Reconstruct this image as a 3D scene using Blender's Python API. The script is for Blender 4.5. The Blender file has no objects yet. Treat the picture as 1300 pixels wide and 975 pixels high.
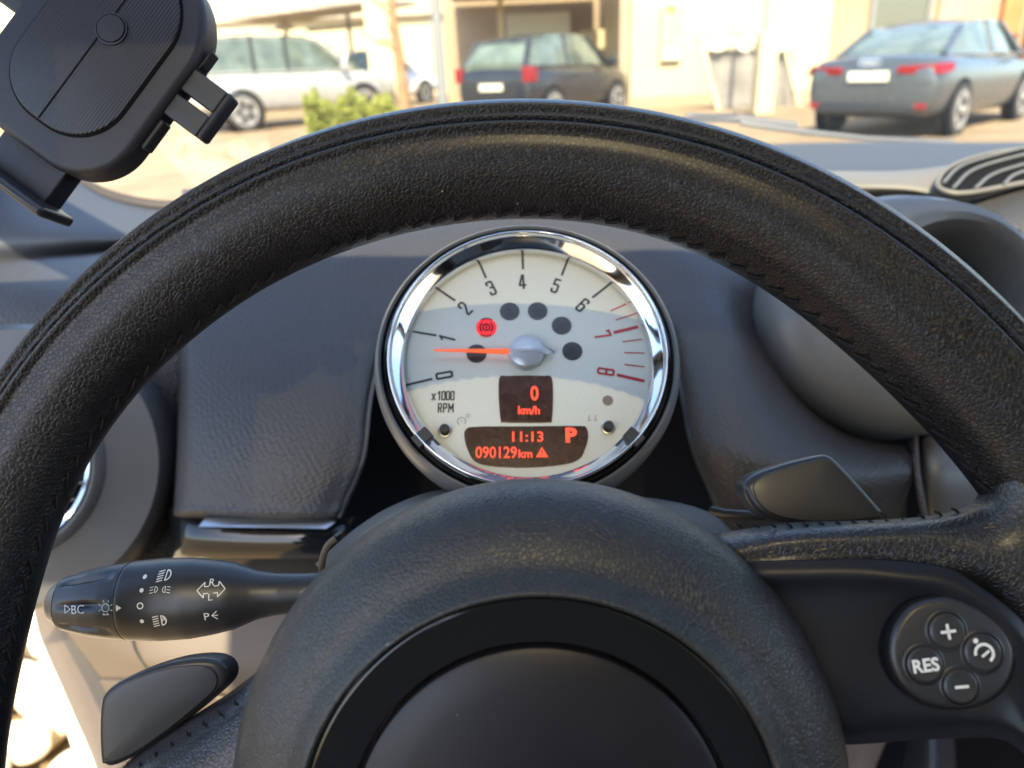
import bpy, bmesh, math, random
from mathutils import Vector, Matrix
random.seed(7)
sc = bpy.context.scene
COL = sc.collection
rad = math.radians

# ------------------------------------------------------------------ camera
F = 960.0                      # focal length in photo pixels (1300 wide)
EYE = 1.15
CAM = Matrix.Translation((0, 0, EYE)) @ Matrix.Rotation(rad(90 - 23.1), 4, 'X') @ Matrix.Rotation(rad(-2.5), 4, 'Z')
cd = bpy.data.cameras.new('camera')
cd.sensor_width = 36.0
cd.lens = F / 1300 * 36
cd.clip_start = 0.01
cd.clip_end = 500
cd.dof.use_dof = True
cd.dof.focus_distance = 0.255
cd.dof.aperture_fstop = 11.0
cam = bpy.data.objects.new('camera', cd)
cam.matrix_world = CAM
COL.objects.link(cam)
sc.camera = cam

# ------------------------------------------------------------------ light
SUN_EL, SUN_AZ = 47.0, 181.0   # sun high behind the driver
w = bpy.data.worlds.new('World')
sc.world = w
w.use_nodes = True
wn = w.node_tree.nodes
sky = wn.new('ShaderNodeTexSky')
sky.sky_type = 'NISHITA'
sky.sun_disc = False
sky.sun_elevation = rad(SUN_EL)
sky.sun_rotation = rad(SUN_AZ)
sky.air_density = 1.0
sky.dust_density = 1.5
bg = wn['Background']
bg.inputs['Strength'].default_value = 0.15
w.node_tree.links.new(sky.outputs[0], bg.inputs[0])
sd = bpy.data.lights.new('sun', 'SUN')
sd.energy = 3.3
sd.angle = rad(0.53)
sd.color = (1.0, 0.87, 0.61)
sun = bpy.data.objects.new('sun', sd)
a, e = rad(SUN_AZ), rad(SUN_EL)
sdir = Vector((math.sin(a) * math.cos(e), math.cos(a) * math.cos(e), math.sin(e)))
sun.rotation_euler = sdir.to_track_quat('Z', 'Y').to_euler()
sun.location = (0, -3, 6)
COL.objects.link(sun)
sc.view_settings.view_transform = 'Standard'
sc.view_settings.look = 'None'
sc.view_settings.exposure = 2.25
sc.view_settings.gamma = 1.0
sc.cycles.max_bounces = 8
sc.cycles.transparent_max_bounces = 12
sc.cycles.caustics_reflective = False
sc.cycles.caustics_refractive = False
sc.cycles.use_denoising = True

# ------------------------------------------------------------------ materials
def mat(name, col, rough=0.5, metal=0.0, spec=0.5, bump=None, var=None, coat=0.0, emit=None, sheen=0.0, dust=0):
    """bump=(kind, scale, distance[, strength]); var=(scale, amount) brightness mottling"""
    m = bpy.data.materials.new(name)
    m.use_nodes = True
    nt = m.node_tree
    N, L = nt.nodes, nt.links
    p = N['Principled BSDF']
    p.inputs['Base Color'].default_value = (*col, 1)
    p.inputs['Roughness'].default_value = rough
    p.inputs['Metallic'].default_value = metal
    p.inputs['Specular IOR Level'].default_value = spec
    p.inputs['Coat Weight'].default_value = coat
    p.inputs['Coat Roughness'].default_value = 0.04 if coat >= .3 else .24
    if sheen:
        p.inputs['Sheen Weight'].default_value = sheen
    if emit:
        p.inputs['Emission Color'].default_value = (*emit[0], 1)
        p.inputs['Emission Strength'].default_value = emit[1]
    tc = N.new('ShaderNodeTexCoord')
    if var:
        nz = N.new('ShaderNodeTexNoise')
        nz.inputs['Scale'].default_value = var[0]
        nz.inputs['Detail'].default_value = 5
        nz.inputs['Roughness'].default_value = 0.6
        L.new(tc.outputs['Object'], nz.inputs['Vector'])
        mx = N.new('ShaderNodeMix')
        mx.data_type = 'RGBA'
        k = var[1]
        mx.inputs['A'].default_value = (*[max(0, c * (1 - k)) for c in col], 1)
        mx.inputs['B'].default_value = (*[min(1, c * (1 + k)) for c in col], 1)
        mr = N.new('ShaderNodeMapRange')
        mr.inputs['From Min'].default_value = 0.3
        mr.inputs['From Max'].default_value = 0.7
        L.new(nz.outputs['Fac'], mr.inputs['Value'])
        L.new(mr.outputs['Result'], mx.inputs['Factor'])
        L.new(mx.outputs['Result'], p.inputs['Base Color'])
        mr2 = N.new('ShaderNodeMapRange')
        mr2.inputs['To Min'].default_value = max(0.02, rough - 0.07)
        mr2.inputs['To Max'].default_value = min(1, rough + 0.07)
        L.new(nz.outputs['Fac'], mr2.inputs['Value'])
        L.new(mr2.outputs['Result'], p.inputs['Roughness'])
    if dust:        # sparse pale specks of dust lying on the surface
        v = N.new('ShaderNodeTexVoronoi'); v.inputs['Scale'].default_value = dust
        L.new(tc.outputs['Object'], v.inputs['Vector'])
        d1 = N.new('ShaderNodeMath'); d1.operation = 'LESS_THAN'
        sp = N.new('ShaderNodeSeparateColor'); L.new(v.outputs['Color'], sp.inputs[0])
        th = N.new('ShaderNodeMath'); th.operation = 'MULTIPLY_ADD'; th.inputs[1].default_value = .09; th.inputs[2].default_value = -.052
        L.new(sp.outputs[0], th.inputs[0]); L.new(v.outputs['Distance'], d1.inputs[0]); L.new(th.outputs[0], d1.inputs[1])
        dm = N.new('ShaderNodeMix'); dm.data_type = 'RGBA'
        dm.inputs['B'].default_value = (.30, .29, .27, 1)
        src = p.inputs['Base Color'].links
        if src: L.new(src[0].from_socket, dm.inputs['A'])
        else: dm.inputs['A'].default_value = (*col, 1)
        L.new(d1.outputs[0], dm.inputs['Factor'])
        L.new(dm.outputs['Result'], p.inputs['Base Color'])
    if bump:
        kind, scale, dist = bump[:3]
        bp = N.new('ShaderNodeBump')
        bp.inputs['Distance'].default_value = dist
        bp.inputs['Strength'].default_value = bump[3] if len(bump) > 3 else 1.0
        if kind == 'leather':       # irregular pebbled grain, cells parted by fine creases
            n1 = N.new('ShaderNodeTexNoise')
            n1.inputs['Scale'].default_value = scale * 0.7
            n1.inputs['Detail'].default_value = 2
            L.new(tc.outputs['Object'], n1.inputs['Vector'])
            ad = N.new('ShaderNodeMixRGB')
            ad.blend_type = 'ADD'
            ad.inputs['Fac'].default_value = .45 / scale
            L.new(tc.outputs['Object'], ad.inputs['Color1'])
            L.new(n1.outputs['Color'], ad.inputs['Color2'])
            v = N.new('ShaderNodeTexVoronoi')
            v.feature = 'DISTANCE_TO_EDGE'
            v.inputs['Scale'].default_value = scale
            L.new(ad.outputs['Color'], v.inputs['Vector'])
            mr = N.new('ShaderNodeMapRange')
            mr.inputs['From Max'].default_value = 0.22
            mr.interpolation_type = 'SMOOTHSTEP'
            L.new(v.outputs['Distance'], mr.inputs['Value'])
            n2 = N.new('ShaderNodeTexNoise')
            n2.inputs['Scale'].default_value = scale * 0.25
            n2.inputs['Detail'].default_value = 6
            L.new(tc.outputs['Object'], n2.inputs['Vector'])
            ma = N.new('ShaderNodeMath')
            ma.operation = 'MULTIPLY_ADD'
            ma.inputs[1].default_value = 1.0
            L.new(n2.outputs['Fac'], ma.inputs[0])
            L.new(mr.outputs['Result'], ma.inputs[2])
            L.new(ma.outputs[0], bp.inputs['Height'])
        elif kind == 'dots':        # close rows of soft dimples
            v = N.new('ShaderNodeTexVoronoi')
            v.feature = 'F1'
            v.inputs['Scale'].default_value = scale
            v.inputs['Randomness'].default_value = 0.45
            mp = N.new('ShaderNodeMapping'); mp.inputs['Rotation'].default_value = (.6, .5, .8)
            L.new(tc.outputs['Object'], mp.inputs['Vector']); L.new(mp.outputs[0], v.inputs['Vector'])
            L.new(v.outputs['Distance'], bp.inputs['Height'])
        elif kind == 'weave':
            wv = N.new('ShaderNodeTexWave')
            wv.inputs['Scale'].default_value = scale
            wv.inputs['Distortion'].default_value = 0.3
            L.new(tc.outputs['Object'], wv.inputs['Vector'])
            L.new(wv.outputs['Fac'], bp.inputs['Height'])
        else:
            n1 = N.new('ShaderNodeTexNoise')
            n1.inputs['Scale'].default_value = scale
            n1.inputs['Detail'].default_value = 6
            L.new(tc.outputs['Object'], n1.inputs['Vector'])
            L.new(n1.outputs['Fac'], bp.inputs['Height'])
        L.new(bp.outputs['Normal'], p.inputs['Normal'])
    return m

def pane_mat(name, tint, refl=1.0, rough=0.0):
    """thin pane: lets light through tinted by the pane, reflects by angle"""
    m = bpy.data.materials.new(name)
    m.use_nodes = True
    nt = m.node_tree
    N, L = nt.nodes, nt.links
    N.remove(N['Principled BSDF'])
    t = N.new('ShaderNodeBsdfTransparent')
    t.inputs[0].default_value = (*tint, 1)
    g = N.new('ShaderNodeBsdfGlossy')
    g.inputs['Roughness'].default_value = rough
    fr = N.new('ShaderNodeFresnel')
    fr.inputs['IOR'].default_value = 1.45
    mu = N.new('ShaderNodeMath')
    mu.operation = 'MULTIPLY'
    mu.inputs[1].default_value = refl
    L.new(fr.outputs[0], mu.inputs[0])
    mx = N.new('ShaderNodeMixShader')
    L.new(mu.outputs[0], mx.inputs[0])
    L.new(t.outputs[0], mx.inputs[1])
    L.new(g.outputs[0], mx.inputs[2])
    L.new(mx.outputs[0], N['Material Output'].inputs[0])
    return m

M = {}
M['rim'] = mat('rim_leather', (.0085, .0078, .0092), .38, spec=.34, bump=('leather', 780, .00017, .75), var=(60, .25), coat=.16, dust=140)
M['rimsoft'] = mat('spoke_leather', (.014, .014, .016), .36, spec=.45, coat=.15, dust=140, bump=('leather', 760, .00017, .7), var=(60, .2))
M['thread'] = mat('black_thread', (.006, .006, .007), .7, spec=.2)
M['boss'] = mat('airbag_leather', (.023, .024, .025), .38, spec=.42, bump=('leather', 760, .00015, .65), var=(40, .12), dust=110)
M['softdash'] = mat('grained_dash_plastic', (.031, .0298, .0305), .50, spec=.42, bump=('dots', 360, .0008, .9), var=(6, .1), dust=60)
M['smooth'] = mat('smooth_grey_plastic', (.058, .058, .057), .42, bump=('noise', 2500, .00005, .3), var=(30, .06))
M['topdash'] = mat('dash_top_plastic', (.036, .040, .046), .6, bump=('noise', 900, .0001, .3), var=(8, .06))
M['sunlitdash'] = mat('sunlit_dash_rim_plastic', (.12, .11, .092), .55, bump=('noise', 1200, .0001, .3), var=(20, .06))  # dark dash plastic made paler; sunlight on the ridge is in the colour
M['podlit'] = mat('skylit_pod_plastic', (.115, .112, .104), .40, bump=('noise', 2500, .00005, .3), var=(30, .06))  # lightened plastic; skylight from the windscreen is put into the colour
M['trim'] = mat('navy_black_trim', (.009, .0098, .0135), .40, spec=.32, dust=130, bump=('noise', 3000, .00003, .3), var=(30, .1))
M['black'] = mat('matt_black_plastic', (.016, .017, .019), .5, bump=('noise', 2000, .00005, .3))
M['void'] = mat('dark_cavity_plastic', (.006, .006, .007), .8, spec=.1)
M['gloss'] = mat('piano_black', (.008, .009, .010), .08, dust=110, spec=.5)
M['paddle'] = mat('paddle_plastic', (.025, .026, .029), .34, dust=110, spec=.4, bump=('noise', 2500, .00004, .3), var=(40, .06))
M['disc'] = mat('satin_black_disc', (.009, .0085, .0115), .40, spec=.3, dust=150, var=(50, .08), bump=('noise', 3500, .00003, .2))
M['pad'] = mat('button_pad_plastic', (.022, .023, .026), .38)
M['icon'] = mat('white_print', (.72, .72, .68), .5)
M['chrome'] = mat('chrome', (.82, .83, .84), .06, 1.0)
M['satin'] = mat('satin_metal', (.55, .56, .58), .28, 1.0)
M['bezel'] = mat('bezel_plastic', (.10, .10, .098), .36, var=(40, .08))
M['dial'] = mat('silver_dial', (.74, .715, .61), .5, var=(900, .03))
M['ink'] = mat('dial_black_ink', (.035, .035, .035), .6)
M['redink'] = mat('dial_red_ink', (.50, .03, .035), .6)
M['lcd'] = mat('display_window', (.020, .013, .011), .25, emit=((.5, .05, .02), .008), var=(300, .5))
M['lcdred'] = mat('display_red_light', (.5, .02, .01), .5, emit=((1.0, .075, .03), .33))
M['lamp_red'] = mat('warning_red_light', (.25, .005, .005), .5, emit=((1.0, .008, .02), .22))
M['lampoff'] = mat('unlit_warning_window', (.035, .035, .038), .35, var=(500, .3))
M['lampbrown'] = mat('unlit_brown_window', (.22, .17, .13), .4)
M['needle'] = mat('orange_needle', (.95, .13, .03), .4, emit=((1, .12, .02), .15))
M['cap'] = mat('silver_cap', (.55, .55, .57), .32, .35)
M['faint'] = mat('faint_lens_print', (.050, .046, .046), .5)
M['greyprint'] = mat('grey_print', (.25, .25, .25), .6)
M['holder'] = mat('holder_plastic', (.020, .020, .026), .5, spec=.35, bump=('noise', 2000, .00004, .3), var=(20, .08))
M['carbon'] = mat('holder_weave_plastic', (.018, .018, .023), .42, spec=.4, bump=('weave', 260, .0002, .7))
M['vent'] = mat('vent_slat_plastic', (.11, .11, .105), .45)
M['warmlit'] = mat('warm_lit_lower_plastic', (.080, .059, .042), .6, bump=('noise', 1200, .0001, .3), var=(14, .05))  # dark plastic; warm sun bounce is put into the brown base colour
M['jamb'] = mat('taupe_jamb_trim', (.078, .058, .045), .55, var=(20, .06))
M['seal'] = mat('rubber_seal', (.03, .026, .024), .7)
M['white_paint'] = mat('white_car_paint', (.80, .80, .78), .3, coat=.5, var=(5, .03))
M['cloth'] = mat('seat_cloth', (.06, .06, .065), .85, bump=('noise', 900, .0003, .5))
M['headliner'] = mat('headliner', (.30, .29, .27), .9, bump=('noise', 700, .0003, .4))
M['glass'] = pane_mat('windscreen_glass', (.93, .96, .95), 0.15)
M['sunroof'] = pane_mat('tinted_sunroof_glass', (.33, .315, .27), 1.0)
M['cover'] = pane_mat('gauge_cover', (.96, .97, .96), 0.3)
# outside
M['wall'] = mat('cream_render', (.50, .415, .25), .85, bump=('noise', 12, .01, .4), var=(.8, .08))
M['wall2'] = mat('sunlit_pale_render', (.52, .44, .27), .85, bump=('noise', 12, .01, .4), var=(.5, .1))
M['wallshade'] = mat('shaded_tan_render', (.33, .25, .16), .85, bump=('noise', 10, .01, .4), var=(.7, .12))  # darker copy of the wall colour, with the recess shade painted in
M['ground'] = mat('pale_concrete_ground', (.225, .16, .09), .9, bump=('noise', 14, .03, .6), var=(1.1, .28))
M['steel'] = mat('galvanised_pole', (.22, .22, .21), .5, .4)
M['roofsheet'] = mat('weathered_sheet', (.36, .31, .25), .7, var=(2, .3))
M['timber'] = mat('orange_timber', (.45, .20, .07), .6, var=(4, .2))
M['bark'] = mat('pale_orange_bark', (.28, .16, .08), .85, var=(6, .3), bump=('noise', 30, .01, .6))
M['leaf'] = mat('lime_leaves', (.18, .19, .025), .6, var=(3, .4))
M['tarp'] = mat('grey_tarpaulin', (.20, .185, .16), .7, var=(3, .25), bump=('noise', 4, .03, .5))
M['signw'] = mat('white_board', (.55, .52, .42), .6)
M['signtan'] = mat('tan_board', (.40, .34, .20), .6, var=(6, .3))
M['doortan'] = mat('tan_door', (.36, .28, .20), .6, var=(2, .1))
M['winglass'] = mat('dim_window_glass', (.10, .11, .09), .15, coat=.3)
M['carglass'] = mat('car_window_glass', (.10, .125, .10), .12, coat=.3, var=(2.5, .5))
M['suv'] = mat('pearl_silver_paint', (.34, .335, .32), .28, .1, coat=.5, var=(2, .06))
M['blackcar'] = mat('deep_blue_black_paint', (.014, .015, .019), .25, coat=.3, var=(2, .2))
M['audi'] = mat('steel_blue_paint', (.060, .070, .078), .28, .3, coat=.5, var=(2, .06))
M['tyre'] = mat('tyre_rubber', (.04, .038, .036), .8)
M['alloy'] = mat('alloy_rim', (.42, .40, .37), .4, .5)
M['taillight'] = mat('red_tail_lens', (.16, .004, .005), .25, coat=.1, emit=((1, .03, .03), .03))
M['plate'] = mat('pale_number_plate', (.66, .62, .48), .5, var=(12, .1))
M['stone'] = mat('white_pebbles', (.78, .68, .50), .7, bump=('noise', 40, .01, .6), var=(8, .12))
M['wiper'] = mat('wiper_rubber', (.08, .08, .085), .5)
M['skin'] = None

# ------------------------------------------------------------------ mesh tools
class MB:
    def __init__(s):
        s.V, s.F, s.I, s.mats = [], [], [], []
    def mi(s, m):
        if m not in s.mats: s.mats.append(m)
        return s.mats.index(m)
    def add(s, V, Fs, m):
        o = len(s.V); k = s.mi(m)
        s.V += [Vector(v) for v in V]
        s.F += [tuple(o + i for i in f) for f in Fs]
        s.I += [k] * len(Fs)
        return s
    def box(s, c, size, m, rot=None):
        c = Vector(c); hx, hy, hz = [q / 2 for q in size]
        P = [Vector((x, y, z)) for x in (-hx, hx) for y in (-hy, hy) for z in (-hz, hz)]
        if rot: P = [rot @ p for p in P]
        return s.add([c + p for p in P], [(0, 1, 3, 2), (4, 6, 7, 5), (0, 4, 5, 1), (2, 3, 7, 6), (0, 2, 6, 4), (1, 5, 7, 3)], m)
    def tube(s, pts, r, m, seg=10, cap=True):
        pts = [Vector(p) for p in pts]; n = len(pts)
        rs = r if isinstance(r, (list, tuple)) else [r] * n
        V = []; up = None
        for i, p in enumerate(pts):
            t = (pts[min(i + 1, n - 1)] - pts[max(i - 1, 0)]).normalized()
            if up is None:
                up = t.orthogonal().normalized()
            up = (up - t * up.dot(t)).normalized(); sd_ = t.cross(up)
            for k in range(seg):
                q = 2 * math.pi * k / seg
                V.append(p + rs[i] * (math.cos(q) * up + math.sin(q) * sd_))
        Fs = [(i * seg + k, i * seg + (k + 1) % seg, (i + 1) * seg + (k + 1) % seg, (i + 1) * seg + k) for i in range(n - 1) for k in range(seg)]
        if cap: Fs += [tuple(range(seg))[::-1], tuple(range((n - 1) * seg, n * seg))]
        return s.add(V, Fs, m)
    def lathe(s, prof, m, seg=64, X=Matrix.Identity(4), sx=1.0, sy=1.0, caps=True, mats=None):
        V = []
        for r, h, *oo in prof:
            ox, oy = oo or (0, 0)
            for k in range(seg):
                q = 2 * math.pi * k / seg
                V.append(X @ Vector((r * math.cos(q) * sx + ox, r * math.sin(q) * sy + oy, h)))
        n = len(prof)
        Fs = [(i * seg + k, i * seg + (k + 1) % seg, (i + 1) * seg + (k + 1) % seg, (i + 1) * seg + k) for i in range(n - 1) for k in range(seg)]
        if caps:
            if prof[0][0] > 1e-6: Fs.append(tuple(range(seg))[::-1])
            if prof[-1][0] > 1e-6: Fs.append(tuple(range((n - 1) * seg, n * seg)))
        return s.add(V, Fs, m)
    def prism(s, poly, h0, h1, m, bev=0.0, X=Matrix.Identity(4), dome=0.0):
        """closed 2D outline raised from h0 to h1 with a rounded upper edge"""
        n = len(poly); P = [Vector((p[0], p[1])) for p in poly]
        area = sum(P[i].x * P[(i + 1) % n].y - P[(i + 1) % n].x * P[i].y for i in range(n))
        if area < 0: P = P[::-1]
        c = sum(P, Vector((0, 0))) / n
        nor = []
        for i in range(n):
            t = (P[(i + 1) % n] - P[i - 1]).normalized(); nor.append(Vector((-t.y, t.x)))
        rings = [(0, h0), (0, h1 - bev)]
        if bev > 0:
            rings += [(bev * (1 - math.cos(q)), h1 - bev + bev * math.sin(q)) for q in (rad(25), rad(50), rad(72), rad(90))]
        V = []
        for ins, h in rings:
            for p, nn in zip(P, nor):
                q = p + nn * ins
                V.append(X @ Vector((q.x, q.y, h)))
        R = len(rings)
        Fs = [(i * n + k, i * n + (k + 1) % n, (i + 1) * n + (k + 1) % n, (i + 1) * n + k) for i in range(R - 1) for k in range(n)]
        last = [(R - 1) * n + k for k in range(n)]
        if dome:
            base = [P[k] + nor[k] * bev for k in range(n)]
            for sI in (0.75, 0.45):
                st = len(V)
                for p in base:
                    q = c + (p - c) * sI
                    V.append(X @ Vector((q.x, q.y, h1 + dome * (1 - sI ** 2))))
                Fs += [(last[k], last[(k + 1) % n], st + (k + 1) % n, st + k) for k in range(n)]
                last = list(range(st, st + n))
        V.append(X @ Vector((c.x, c.y, h1 + dome))); ci = len(V) - 1
        Fs += [(last[k], last[(k + 1) % n], ci) for k in range(n)]
        Fs.append(tuple(range(n))[::-1])
        return s.add(V, Fs, m)
    def build(s, name, parent=None, smooth=True, sub=0, solid=0, auto=35, bevel=0):
        me = bpy.data.meshes.new(name)
        me.from_pydata([tuple(v) for v in s.V], [], s.F)
        for m in s.mats: me.materials.append(m)
        me.polygons.foreach_set('material_index', s.I)
        me.update()
        bm = bmesh.new(); bm.from_mesh(me)
        bmesh.ops.remove_doubles(bm, verts=bm.verts, dist=1e-7)
        if not solid: bmesh.ops.recalc_face_normals(bm, faces=bm.faces)
        if smooth:
            for f in bm.faces: f.smooth = True
            for e_ in bm.edges:
                if len(e_.link_faces) == 2 and e_.calc_face_angle(0) > rad(auto): e_.smooth = False
        bm.to_mesh(me); bm.free()
        o = bpy.data.objects.new(name, me); COL.objects.link(o)
        if parent: o.parent = parent
        if bevel:
            q = o.modifiers.new('bevel', 'BEVEL'); q.width = bevel; q.segments = 2; q.limit_method = 'ANGLE'
        if solid:
            q = o.modifiers.new('solid', 'SOLIDIFY'); q.thickness = solid; q.offset = -1
        if sub:
            q = o.modifiers.new('sub', 'SUBSURF'); q.levels = q.render_levels = sub
        return o

def tag(o, label=None, cat=None, group=None, kind=None):
    if label: o['label'] = label
    if cat: o['category'] = cat
    if group: o['group'] = group
    if kind: o['kind'] = kind
    return o
FR = {}
def empty(name, label, cat, Mx, group=None):
    """an Empty whose local frame is Mx (world)"""
    o = bpy.data.objects.new(name, None); COL.objects.link(o)
    o.matrix_world = Mx; o.empty_display_size = .05
    FR[o.name] = Mx.copy()
    return tag(o, label, cat, group)
def inv(o): return FR[o.name].inverted()

def cat1(P, n):
    """Catmull-Rom through points -> n segments per span (open)"""
    out = []
    m = len(P)
    for i in range(m - 1):
        p0 = P[i - 1] if i else P[0] * 2 - P[1]
        p1, p2 = P[i], P[i + 1]
        p3 = P[i + 2] if i + 2 < m else P[-1] * 2 - P[-2]
        for k in range(n):
            t = k / n
            out.append(.5 * ((2 * p1) + (p2 - p0) * t + (2 * p0 - 5 * p1 + 4 * p2 - p3) * t * t + (3 * p1 - p0 - 3 * p2 + p3) * t ** 3))
    out.append(P[-1].copy())
    return out
def closed(P, n):
    P = [Vector(p) for p in P]; m = len(P); out = []
    for i in range(m):
        p0, p1, p2, p3 = P[i - 1], P[i], P[(i + 1) % m], P[(i + 2) % m]
        for k in range(n):
            t = k / n
            out.append(.5 * ((2 * p1) + (p2 - p0) * t + (2 * p0 - 5 * p1 + 4 * p2 - p3) * t * t + (3 * p1 - p0 - 3 * p2 + p3) * t ** 3))
    return out
def patch(rows, m, eye, mb=None, n=8, inner=None):
    """smooth sheet through a grid of 3D control points, facing eye"""
    R = [cat1([Vector(p) for p in r], n) for r in rows]
    cols = [cat1([R[j][i] for j in range(len(R))], n) for i in range(len(R[0]))]
    nu, nv = len(cols), len(cols[0])
    V = [cols[i][j] for i in range(nu) for j in range(nv)]
    Fs = [(i * nv + j, (i + 1) * nv + j, (i + 1) * nv + j + 1, i * nv + j + 1) for i in range(nu - 1) for j in range(nv - 1)]
    f = Fs[len(Fs) // 2]
    s_ = 0
    for f in Fs[::7]:
        nn = (V[f[1]] - V[f[0]]).cross(V[f[3]] - V[f[0]])
        s_ += nn.dot(Vector(eye) - V[f[0]])
    if s_ < 0: Fs = [q[::-1] for q in Fs]
    mb = mb or MB()
    return mb.add(V, Fs, m)

def cp(u, v, d):            # photo pixel + distance along the view axis -> camera-frame point
    return Vector(((u - 650) / F * d, (487.5 - v) / F * d, -d))
def wp(u, v, d): return CAM @ cp(u, v, d)
def ray(u, v): return (CAM.to_3x3() @ Vector(((u - 650) / F, (487.5 - v) / F, -1)))
def onY(u, v, Y):
    d = ray(u, v); return Vector((0, 0, EYE)) + d * (Y / d.y)
def onG(u, v, z=0.0):
    d = ray(u, v); return Vector((0, 0, EYE)) + d * ((z - EYE) / d.z)
def plane_hit(u, v, P0, n):  # camera frame
    d = Vector(((u - 650) / F, (487.5 - v) / F, -1)); return d * (P0.dot(n) / d.dot(n))
def frame(C, n):             # camera-frame position + normal -> world matrix, x right y up z out
    n = n.normalized(); x = Vector((0, 1, 0)).cross(n).normalized(); y = n.cross(x)
    A = Matrix((x, y, n)).transposed().to_4x4(); A.translation = C
    return CAM @ A

def text2d(s, size=1.0, sx=1.0, bold=0.0, align='CENTER'):
    cu = bpy.data.curves.new('t', 'FONT'); cu.body = s; cu.size = size
    cu.align_x = align; cu.align_y = 'CENTER'; cu.offset = bold; cu.resolution_u = 3
    o = bpy.data.objects.new('t', cu)
    me = o.to_mesh()
    V = [Vector((v.co.x * sx, v.co.y, 0)) for v in me.vertices]
    Fs = [tuple(p.vertices) for p in me.polygons]
    o.to_mesh_clear(); bpy.data.objects.remove(o); bpy.data.curves.remove(cu)
    ys = [v.y for v in V]; xs = [v.x for v in V]
    cy = (max(ys) + min(ys)) / 2; cx = (max(xs) + min(xs)) / 2
    return [Vector((v.x - cx, v.y - cy, 0)) for v in V], Fs
def fit_text(s, width, height, bold=0.0):
    V, Fs = text2d(s, 1.0, 1.0, bold)
    w0 = max(v.x for v in V) - min(v.x for v in V); h0 = max(v.y for v in V) - min(v.y for v in V)
    return [Vector((v.x * width / w0, v.y * height / h0, 0)) for v in V], Fs
def put(V, x, y, z, ang=0.0):
    R = Matrix.Rotation(ang, 3, 'Z'); return [R @ v + Vector((x, y, z)) for v in V]
def ring2d(r0, r1, a0=0, a1=360, seg=32):
    V = []; Fs = []
    for i in range(seg + 1):
        q = rad(a0 + (a1 - a0) * i / seg)
        V += [Vector((r0 * math.cos(q), r0 * math.sin(q), 0)), Vector((r1 * math.cos(q), r1 * math.sin(q), 0))]
    Fs = [(2 * i, 2 * i + 1, 2 * i + 3, 2 * i + 2) for i in range(seg)]
    return V, Fs
def line2d(x0, y0, x1, y1, w_, w2=None):
    a_, b_ = Vector((x0, y0, 0)), Vector((x1, y1, 0)); t = (b_ - a_).normalized(); n_ = Vector((-t.y, t.x, 0)) / 2
    w2 = w_ if w2 is None else w2
    return [a_ + n_ * w_, a_ - n_ * w_, b_ - n_ * w2, b_ + n_ * w2], [(0, 1, 2, 3)]

# ================================================================== SETTING
g = MB()
g.add([(-200, -60, 0), (200, -60, 0), (200, 300, 0), (-200, 300, 0)], [(0, 1, 2, 3)], M['ground'])
tag(g.build('ground', smooth=False), kind='structure')

def wbox(name, u0, v0, u1, v1, Y, th, m, zmin=None, zmax=None, parent=None, mb=None, bevel=0):
    """upright box whose front face fills the given photo rectangle at distance Y"""
    a_, b_ = onY(u0, (v0 + v1) / 2, Y), onY(u1, (v0 + v1) / 2, Y)
    t_, s_ = onY((u0 + u1) / 2, v0, Y), onY((u0 + u1) / 2, v1, Y)
    z0 = s_.z if zmin is None else zmin
    z1 = t_.z if zmax is None else zmax
    q = mb or MB()
    q.box(((a_.x + b_.x) / 2, Y + th / 2, (z0 + z1) / 2), (abs(b_.x - a_.x), th, z1 - z0), m)
    if mb: return q
    return q.build(name, parent, smooth=False, bevel=bevel)
I4 = Matrix.Identity(4)

# sunlit building right of centre
b1 = empty('rendered_building', 'cream rendered building with blank sunlit wall right of the dark car', 'building', Matrix.Translation(onG(930, 150).xy.to_3d()))
L1 = inv(b1)
def child_box(parent, name, u0, v0, u1, v1, Y, th, m, zmin=None, zmax=None, bevel=0):
    q = MB(); wbox('', u0, v0, u1, v1, Y, th, m, zmin, zmax, mb=q)
    iv = inv(parent); q.V = [iv @ v for v in q.V]
    return q.build(name, parent, smooth=False, bevel=bevel)
child_box(b1, 'wall', 801, 0, 1052, 130, 19.0, 5.0, M['wall'], 0, 5.2)
child_box(b1, 'roof', 796, 0, 1060, 10, 18.8, 5.6, M['roofsheet'], 5.2, 5.35)
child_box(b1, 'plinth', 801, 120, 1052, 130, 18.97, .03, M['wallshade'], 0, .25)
# recessed entrance, right
b2 = empty('entrance_building', 'tan building with tall dim window and tan door behind the blue saloon', 'building', Matrix.Translation((13, 21, 0)))
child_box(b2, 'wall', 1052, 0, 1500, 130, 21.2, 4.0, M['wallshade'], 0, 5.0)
wf = child_box(b2, 'window', 1112, 0, 1178, 30, 21.14, .06, M['winglass'], 1.2, 3.2)
child_box(b2, 'window_frame', 1106, 0, 1112, 30, 21.1, .1, M['steel'], 1.15, 3.25)
child_box(b2, 'window_frame', 1178, 0, 1184, 30, 21.1, .1, M['steel'], 1.15, 3.25)
child_box(b2, 'door', 1190, 0, 1268, 60, 21.1, .1, M['doortan'], 0, 2.6)
tf = child_box(b2, 'door_frame', 1272, 0, 1296, 60, 20.9, .3, M['timber'], 0, 3.4)
child_box(b2, 'awning', 1085, 0, 1500, 4, 20.0, 1.2, M['roofsheet'], 3.6, 3.7)
bo = MB(); p_ = onY(1330, 60, 19.5); bo.box((p_.x + .1, 19.5, 1.3), (1.3, .35, 2.6), M['timber'])
for k in range(5): bo.box((p_.x + .1, 19.31, .3 + k * .5), (1.2, .03, .03), M['bark'])
tag(bo.build('timber_screen', smooth=False), 'orange timber screen at the right edge past the saloon', 'screen')

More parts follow.
